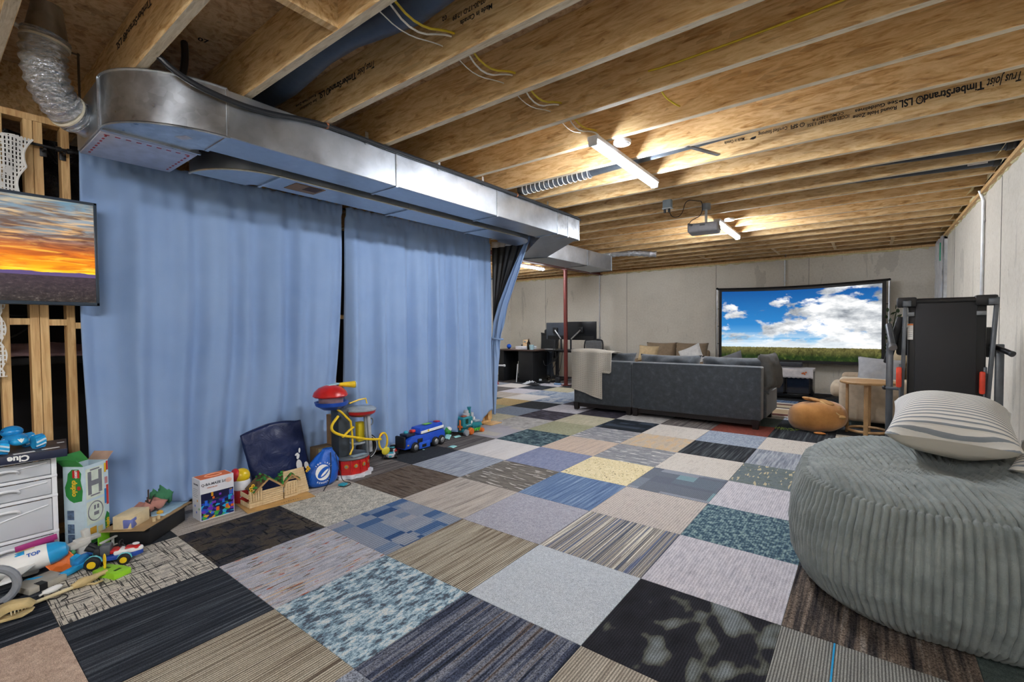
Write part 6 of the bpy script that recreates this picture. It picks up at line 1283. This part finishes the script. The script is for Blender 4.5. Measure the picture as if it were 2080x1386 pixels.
# ------------------------------------------------------------------ blue drawstring bag
db_ = thing('drawstring_bag', 'bright blue drawstring bag with white leaf logo slumped on the carpet', 'bag', (-1.99, -.185, 0))
n = NT('blue_nylon'); n.fin('#1a5fc0', .35); n.bump(n.noise(n.coord(), 14, 4, .6, 1.2), .5, .02); M_bn = n.m
def dbf(u, v):
    a = 2*PI*u
    prof = [(0, 0, 0), (.06, .003, .75), (.15, .03, .95), (.4, .12, 1.0), (.65, .19, .86), (.85, .25, .5), (.95, .27, .34), (1, .285, .30)]
    for (t0, zA, rA), (t1, zB, rB) in zip(prof, prof[1:]):
        if v <= t1: k = (v-t0)/(t1-t0); z = zA+(zB-zA)*k; r = rA+(rB-rA)*k; break
    w_ = 1+.06*math.sin(a*7)*(v > .6)+.05*mnoise.noise(V((math.cos(a)*2, math.sin(a)*2, z*8)))
    return V((.085*r*w_*math.cos(a), .135*r*w_*math.sin(a)+.05*(z/.28)**2, z))
b = B(); b.grid(dbf, 60, 40, cu=True); b.out('sack', M_bn, db_, smooth=70)
LP_ = fr((.0925, -.005, .0), (.05, 1, 0), (-.06, 0, 1))
ell = lambda cx, cy, rx, ry, a, t0=0, t1=2*PI, n_=16: [(cx+rx*math.cos(t)*math.cos(a)-ry*math.sin(t)*math.sin(a), cy+rx*math.cos(t)*math.sin(a)+ry*math.sin(t)*math.cos(a)) for t in [t0+(t1-t0)*k/n_ for k in range(n_+1)]]
flat(ell(-.035, .125, .060, .062, 0)[:-1], M_wt, LP_, db_, 'logo_disc', .0015)
LP2 = fr((.0945, -.005, .0), (.05, 1, 0), (-.06, 0, 1))
flat(ell(-.030, .125, .056, .030, .65)[:-1], M_bn, LP2, db_, 'logo_leaf', .0015)
flat(ell(-.022, .120, .040, .009, .65)[:-1], M_wt, fr((.0962, -.005, .0), (.05, 1, 0), (-.06, 0, 1)), db_, 'logo_vein', .001)
def arc_text(s_, cx, cy, r_, a0, a1, size):
    for k, ch in enumerate(s_):
        if ch == ' ': continue
        a = a0+(a1-a0)*k/(len(s_)-1); up_ = (math.cos(a), math.sin(a)) if a0 > a1 else (-math.cos(a), -math.sin(a))
        M_ = LP_ @ fr((cx+r_*math.cos(a), cy+r_*math.sin(a), .0015), (up_[1], -up_[0], 0), (up_[0], up_[1], 0))
        text(ch, size, M_wt, M_, db_, 'logo_lettering', .0006, .0004)
arc_text('ION LAKE', -.035, .125, .078, 2.3, .5, .016); arc_text('SCHOOLS', -.035, .125, .082, 4.1, 5.4, .018)
b = B(); b.tube([(.05, .05, .26), (.085, .03, .2), (.10, .02, .1), (.09, .0, .02), (.10, -.03, .006), (.16, -.08, .005)], .0035, 6, smooth=2); b.out('cord', M_tr, db_); b = B(); b.tube([(.05, .09, .24), (.08, .11, .1), (.10, .12, .01), (.15, .16, .005), (.20, .13, .005), (.21, .07, .005), (.16, .05, .005), (.13, .09, .005)], .0035, 6, smooth=2); b.out('cord', M_tr, db_)
B((-1.83, -.10, .01)).box((-1.83, -.10, .010), (.05, .06, .018), rot=(0, 0, .3), bev=.006).out('teal_block', mat('#2f9fb4', .4), label='small teal block inside the cord loop of the blue bag', cat='toy')
# ------------------------------------------------------------------ cardboard behind the tower
kb = thing('cardboard_carton', 'flat cardboard carton with pale label behind the toy tower', 'box', (-2.27, .0, 0)); B().box((0, 0, .12), (.10, .20, .24), bev=.002).out('carton', mat('#6f5a40', .85), kb); B().box((.052, .0, .20), (.002, .16, .06)).out('label', mat('#a3a585', .7), kb); B().box((.0, .08, .32), (.08, .055, .36), bev=.002).out('upright_flap', mat('#8a6a48', .85), kb)
# ------------------------------------------------------------------ toy lookout tower
tw = thing('toy_lookout_tower', 'red blue and yellow toy lookout tower with slide in the middle', 'toy', (-2.06, .12, 0)); M_gr = mat('#62686c', .4); M_dgr = mat('#3a4148', .45); M_cl = mat('#9aa4aa', .15)
b = B(); b.prism([((.175+.016*math.cos(12*t))*math.cos(t), (.175+.016*math.cos(12*t))*math.sin(t)) for t in [2*PI*k/96 for k in range(96)]], .028, xf((0, 0, .001)), bev=.004); b.out('white_foot_ring', mat('#d9dce2', .4), tw)
B().lathe([(0, .028), (.150, .028), (.156, .04), (.146, .145), (.14, .15), (0, .15)], 12).out('red_drum', M_rd, tw, smooth=20)
for k in range(12):
    a = k*PI/6+PI/12
    rb = B().box((.153*math.cos(a+PI/12), .153*math.sin(a+PI/12), .088), (.014, .012, .11), rot=(0, 0, a+PI/12), bev=.003).out('drum_rib', M_rd, tw)
    lp_ = B().lathe([(0, .004), (.016, .004), (.018, -.002), (0, -.003)], 16, fr((.150*math.cos(a), .150*math.sin(a), .10), (-math.sin(a), math.cos(a), 0), (0, 0, 1))).out('paw_medallion', mat('#d9a93a', .35, .4), tw); B().lathe([(0, .0055), (.009, .0055), (.010, .003), (0, .003)], 12, fr((.150*math.cos(a), .150*math.sin(a), .10), (-math.sin(a), math.cos(a), 0), (0, 0, 1))).out('badge_centre', mat('#8a8d90', .4), lp_)
B().lathe([(0, .15), (.155, .15), (.160, .158), (.15, .17), (0, .172)], 40).out('grey_platform', M_gr, tw); B().box((.10, .02, .1735), (.05, .14, .004)).out('ramp_marking', mat('#9fb0b8', .4), tw)
B().prism([(-.08, -.06), (.04, -.06), (.05, .04), (-.07, .05)], .40, xf((-.0, -.07, .17)), bev=.01).out('column', M_dgr, tw)
B().box((.04, .075, .36), (.05, .06, .17), bev=.004).out('yellow_door', mat('#c9b41e', .4), tw); B().lathe([(0, .255), (.07, .255), (.075, .262), (.07, .27), (0, .27)], 28, xf((.02, .06, 0))).out('landing_disc', M_cl, tw)
B().box((.085, .14, .34), (.022, .03, .34), rot=(.06, 0, 0), bev=.005).out('lift_leg', mat('#b9bec4', .3, .3), tw); B().box((.085, .105, .34), (.02, .018, .34), rot=(.06, 0, 0), bev=.004).out('lift_leg', mat('#8d949a', .3, .3), tw); b = B(); b.tube([(.09, .155+.018*math.cos(k*PI/8), .44+.03*math.sin(k*PI/8)) for k in range(16)], .006, 6, closed=True); b.out('lift_ring', M_gr, tw)
B().lathe([(0, .495), (.085, .495), (.125, .52), (.13, .545), (0, .545)], 32, xf((.03, .09, 0))).out('red_pod', mat('#b01f22', .3), tw); B().lathe([(.135, .545), (.137, .555), (.11, .572), (0, .578)], 32, xf((.03, .09, 0))).out('clear_lid', M_cl, tw)
B().lathe([(0, .58), (.07, .585), (.125, .62), (.135, .65), (.122, .65), (.06, .60), (0, .60)], 32, xf((0, -.165, .0))).out('blue_bowl', mat('#1f4fb4', .35), tw); B().lathe([(0, .672), (.128, .672), (.138, .682), (.127, .712), (.093, .746), (.047, .764), (0, .77)], 36, xf((0, -.175, .02), (0, 0, 0))).out('red_dome', M_rd, tw); B().lathe([(0, .63), (.095, .63), (.10, .70), (0, .70)], 20, xf((0, -.17, .0))).out('cockpit', mat('#8a6f78', .5), tw)
B().cyl((.0, -.10, .785), (.03, .035, .775), .014, .030, 18).out('telescope', M_yl, tw); B().cyl((.0305, .037, .775), (.031, .042, .775), .030, n=18).out('telescope_lens', mat('#c9d4d8', .15), tw); B().box((0, -.15, .79), (.05, .10, .012), rot=(.1, 0, 0), bev=.003).out('hatch', mat('#9ec7cf', .4), tw)
b = B(); b.tube([(.05, -.165, .60), (.07, -.12, .56), (.08, -.04, .47), (.08, -.03, .36), (.08, -.025, .24), (.09, -.06, .19)], .009, 8); b.out('yellow_slide_rail', M_yl, tw)
b = B(); b.tube([(.07, -.15, .53), (.10, -.235, .47), (.11, -.23, .42), (.12, -.15, .375), (.13, -.05, .345), (.14, .08, .30), (.14, .22, .275)], .011, 8, smooth=2); b.out('yellow_slide', M_yl, tw)
b = B(); b.tube([(.13, -.15, .365), (.10, -.07, .40), (.09, -.02, .42)], .010, 8); b.out('slide_brace', M_yl, tw); b = B(); b.tube([(.0, .0, .61), (.0, .10, .63), (.01, .16, .635), (.02, .165, .59)], .007, 8); b.out('yellow_crane', M_yl, tw)
b = B(); b.tube([(.13, .25+.045*math.cos(k*PI/9), .25+.075*math.sin(k*PI/9)) for k in range(18)], .009, 8, closed=True); b.out('yellow_ring', M_yl, tw); B().ball((.14, .27, .16), (.012, .045, .035), 14).out('yellow_paddle', mat('#d3c53a', .3), tw); B().ball((.12, .235, .31), .016, 10).out('red_knob', M_rd, tw)
# toy tyre behind
ty = thing('tyre_playset', 'black toy tyre with white lettering behind the toy tower', 'toy wheel', (-2.30, .46, 0), .15); b = B(); b.tube([(0, .10*math.cos(k*PI/14), .125+.10*math.sin(k*PI/14)) for k in range(28)], .025, 10, closed=True); b.out('tyre', M_tr, ty)
b = B(); b.tube([(.024, .102*math.cos(k*PI/14), .125+.102*math.sin(k*PI/14)) for k in range(-6, 8)], .003, 5); b.out('white_line', M_wt, ty); B().lathe([(0, .01), (.06, .012), (.078, .0), (.06, -.01), (0, -.01)], 24, fr((0, 0, .125), (0, 1, 0), (0, 0, 1))).out('hub', M_dgr, ty)
# ------------------------------------------------------------------ little race cars and truck
def small_car(label, x, y, rz, c1, c2, c3):
    t = thing('toy_race_car', label, 'toy car', (x, y, 0), rz)
    B().prism([(-.07, -.035), (.04, -.04), (.075, -.02), (.08, 0), (.075, .02), (.04, .04), (-.07, .035)], .028, xf((0, 0, .014)), bev=.008).out('body', c1, t); B().box((-.015, 0, .055), (.06, .045, .03), bev=.010).out('cockpit', c3, t); B().box((.03, 0, .044), (.05, .05, .008), bev=.003).out('hood', c2, t); B().box((-.07, 0, .062), (.014, .075, .008), bev=.002).out('spoiler', c2, t); B().ball((.078, 0, .026), (.006, .012, .008), 8).out('front_badge', c2, t)
    t.scale = (1.2, 1.2, 1.2)
    for sx in (-.045, .045):
        for s_ in (-1, 1): B().cyl((sx, s_*.032, .017), (sx, s_*.052, .017), .017, n=14).out('wheel', M_tr, t)
    return t
small_car('white and teal toy race car right of the toy tower', -2.19, .645, -.65, mat('#d6d6da', .4), mat('#37a9b8', .4), M_tr)
small_car('red and white toy race car beside the blue truck', -2.27, .735, -.8, mat('#c9342f', .4), mat('#e4e4e6', .4), M_tr)
tk = thing('toy_truck', 'blue six wheeled toy rescue truck at the curtain hem', 'toy truck', (-2.225, 1.08, 0), PI/2+.06); M_tkb = mat('#1d4ec0', .35)
# local: nose toward -x, viewer side -y
B().prism([(-.30, .045), (-.27, .12), (-.20, .16), (.26, .16), (.29, .11), (.27, .045)], .15, fr((0, .075, 0), (1, 0, 0), (0, 0, 1)), bev=.01).out('body', M_tkb, tk); B().prism([(-.10, .165), (-.08, .225), (.24, .235), (.265, .165)], .14, fr((0, .07, 0), (1, 0, 0), (0, 0, 1)), bev=.008).out('rear_roof', M_tkb, tk)
B().box((.085, -.076, .185), (.34, .008, .028), rot=(0, -.03, 0), bev=.002).out('white_band', M_wt, tk); B().box((-.295, 0, .115), (.03, .13, .12), bev=.01).out('black_grille', M_tr, tk); B().box((-.10, -.078, .10), (.07, .006, .05), bev=.004).out('side_window', M_tr, tk); B().box((-.04, -.08, .05), (.16, .012, .07), bev=.006).out('side_step', mat('#2a5fd0', .35), tk); B().box((-.05, -.087, .045), (.06, .004, .03), bev=.003).out('step_recess', M_tr, tk)
B().box((-.20, 0, .175), (.12, .11, .03), bev=.01).out('cab', mat('#23283a', .3), tk); B().box((-.15, -.02, .205), (.05, .05, .03), bev=.01).out('red_beacon', mat('#d23a34', .3), tk); B().ball((-.22, .0, .20), (.025, .025, .02), 10).out('teal_beacon', mat('#3aa4b8', .3), tk); B().box((.23, 0, .238), (.05, .06, .012), bev=.004).out('red_light', mat('#b22a3a', .4), tk); B().box((.08, 0, .238), (.10, .06, .006), bev=.003).out('green_badge', mat('#7fc24a', .4), tk); B().box((-.262, -.076, .085), (.02, .006, .012)).out('headlight', mat('#e0b23a', .3), tk); B().ball((.02, -.082, .187), (.012, .003, .012), 10).out('badge', M_yl, tk)
for x in (-.175, .12, .215):
    for s_ in (-1, 1):
        wh = B().lathe([(0, -.02), (.044, -.02), (.05, -.012), (.05, .012), (.044, .02), (0, .02)], 22, fr((x, s_*.075, .05), (1, 0, 0), (0, 0, 1))).out('wheel', M_tr, tk); B().lathe([(0, .006), (.02, .006), (.03, .0), (0, -.002)], 16, fr((x, s_*.098, .05), (1, 0, 0), (0, 0, 1)) if s_ < 0 else fr((x, .098, .05), (-1, 0, 0), (0, 0, 1))).out('silver_hub', mat('#c9ccd0', .25, .8), wh)
# ------------------------------------------------------------------ teal toy locomotive
lo = thing('toy_locomotive', 'teal toy steam boat engine with orange wheels at the curtain corner', 'toy', (-2.27, 1.84, 0), PI/2); M_te = mat('#1f7f8a', .4); M_orr = mat('#e0702a', .4)
B().box((-.06, 0, .15), (.17, .13, .13), bev=.018, seg=3).out('cabin', M_te, lo); B().prism([(.02, .075), (.20, .075), (.18, .115), (.08, .125), (.02, .14)], .12, fr((0, .06, 0), (1, 0, 0), (0, 0, 1)), bev=.008).out('front_deck', M_te, lo); B().box((.01, 0, .06), (.32, .11, .04), bev=.006).out('chassis', mat('#176470', .45), lo)
B().lathe([(0, .215), (.045, .215), (.045, .24), (.03, .25), (.03, .275), (.02, .285), (0, .285)], 20, xf((-.03, 0, 0))).out('grey_stack', mat('#a9adb0', .4), lo); B().lathe([(0, .215), (.022, .215), (.018, .28), (.026, .31), (0, .312)], 16, xf((.035, .01, 0))).out('teal_funnel', M_te, lo); B().box((-.09, -.02, .222), (.06, .05, .012), bev=.004).out('red_vent', mat('#a4502f', .5), lo); B().box((.06, 0, .20), (.04, .05, .09), bev=.006).out('grey_post', mat('#b8bcc0', .4), lo)
B().box((-.085, -.066, .165), (.045, .005, .055), bev=.004).out('window', mat('#173c34', .2), lo); B().ball((-.005, -.067, .145), (.014, .003, .02), 10).out('eye', M_wt, lo); B().ball((.045, -.064, .185), (.012, .003, .018), 10).out('eye', M_wt, lo); B().box((.13, 0, .135), (.08, .08, .02), bev=.005).out('grey_hatch', mat('#a9b4b8', .4), lo); B().cyl((-.10, -.07, .115), (-.02, -.07, .12), .006, n=8).out('coupling_rod', mat('#8fa4a8', .4), lo)
B().box((-.165, -.03, .13), (.014, .02, .12), bev=.004).box((-.165, -.03, .11), (.014, .07, .025), bev=.004).out('orange_propeller', M_orr, lo)
for x, r_ in ((-.03, .042), (.165, .026)):
    for s_ in (-1, 1): B().lathe([(0, -.03), (r_*.8, -.03), (r_, -.015), (r_, .015), (r_*.8, .03), (0, .03)], 10, fr((x, s_*.07, r_), (1, 0, 0), (0, 0, 1))).out('orange_wheel', M_orr, lo, smooth=20)
b = B(); b.tube([(.02+.12*k/12, -.068, .045+.018*math.sin(k*1.7)) for k in range(13)], .008, 6); b.out('green_tread', mat('#57b434', .4), lo); B().cyl((-.10, -.05, .035), (-.10, -.085, .035), .035, n=14).out('grey_wheel', mat('#9aa0a4', .4), lo)
gb = thing('green_helmet_toy', 'green round toy car with white top between truck and engine', 'toy car', (-2.36, 1.58, 0)); B().ball((0, 0, .06), (.055, .055, .05), 18).out('shell', mat('#2f8f3a', .35), gb); B().ball((.015, .015, .085), (.04, .035, .03), 14).out('white_top', M_wt, gb); B().cyl((-.03, -.05, .018), (-.03, .05, .018), .018, n=12).out('axle_wheels', M_tr, gb); B().cyl((.03, -.05, .018), (.03, .05, .018), .018, n=12).out('axle_wheels', M_tr, gb)
rt_ = thing('red_blue_toy', 'small red and blue toy figure behind the truck', 'toy', (-2.37, 1.46, 0)); B().box((0, 0, .035), (.06, .05, .07), bev=.012).out('red_body', mat('#c43a4a', .4), rt_); B().ball((0, .0, .085), .024, 12).out('blue_head', mat('#2a4fb0', .4), rt_)
M_note = mat('#9fdcd8', .7)
for k, (x, y, a, tx, lab) in enumerate(((-2.27, 1.50, .4, .5, 'pale teal paper note leaning beside the truck'), (-2.24, 1.62, -.3, .1, 'pale teal paper note lying flat near the teal engine'), (-1.965, 1.27, .2, .03, 'pale teal paper note alone on the carpet before the truck'), (-2.13, 1.02, .7, .03, 'scrap of pale teal paper on the dark carpet tile'))):
    s_ = .075 if k < 3 else .02
    b = B((x, y, .003)); b.grid(lambda u, v: V((x, y, .004)) + Matrix.Rotation(a, 3, 'Z') @ V((s_*(u-.5), s_*(v-.5)*math.cos(tx), s_*v*math.sin(tx)+.006*math.sin(PI*u)*(k < 3))), 6, 6); b.out('paper_note', M_note, label=lab, cat='paper', group='pale teal paper notes', smooth=80, solid=.001)
# wood block shim at the foot of the end stud
B((-2.44, 2.42, .0)).box((-2.40, 2.44, .006), (.16, .22, .012), bev=.002).out('shim_board', M_stud, label='thin pale board under the end post of the partition', cat='board')
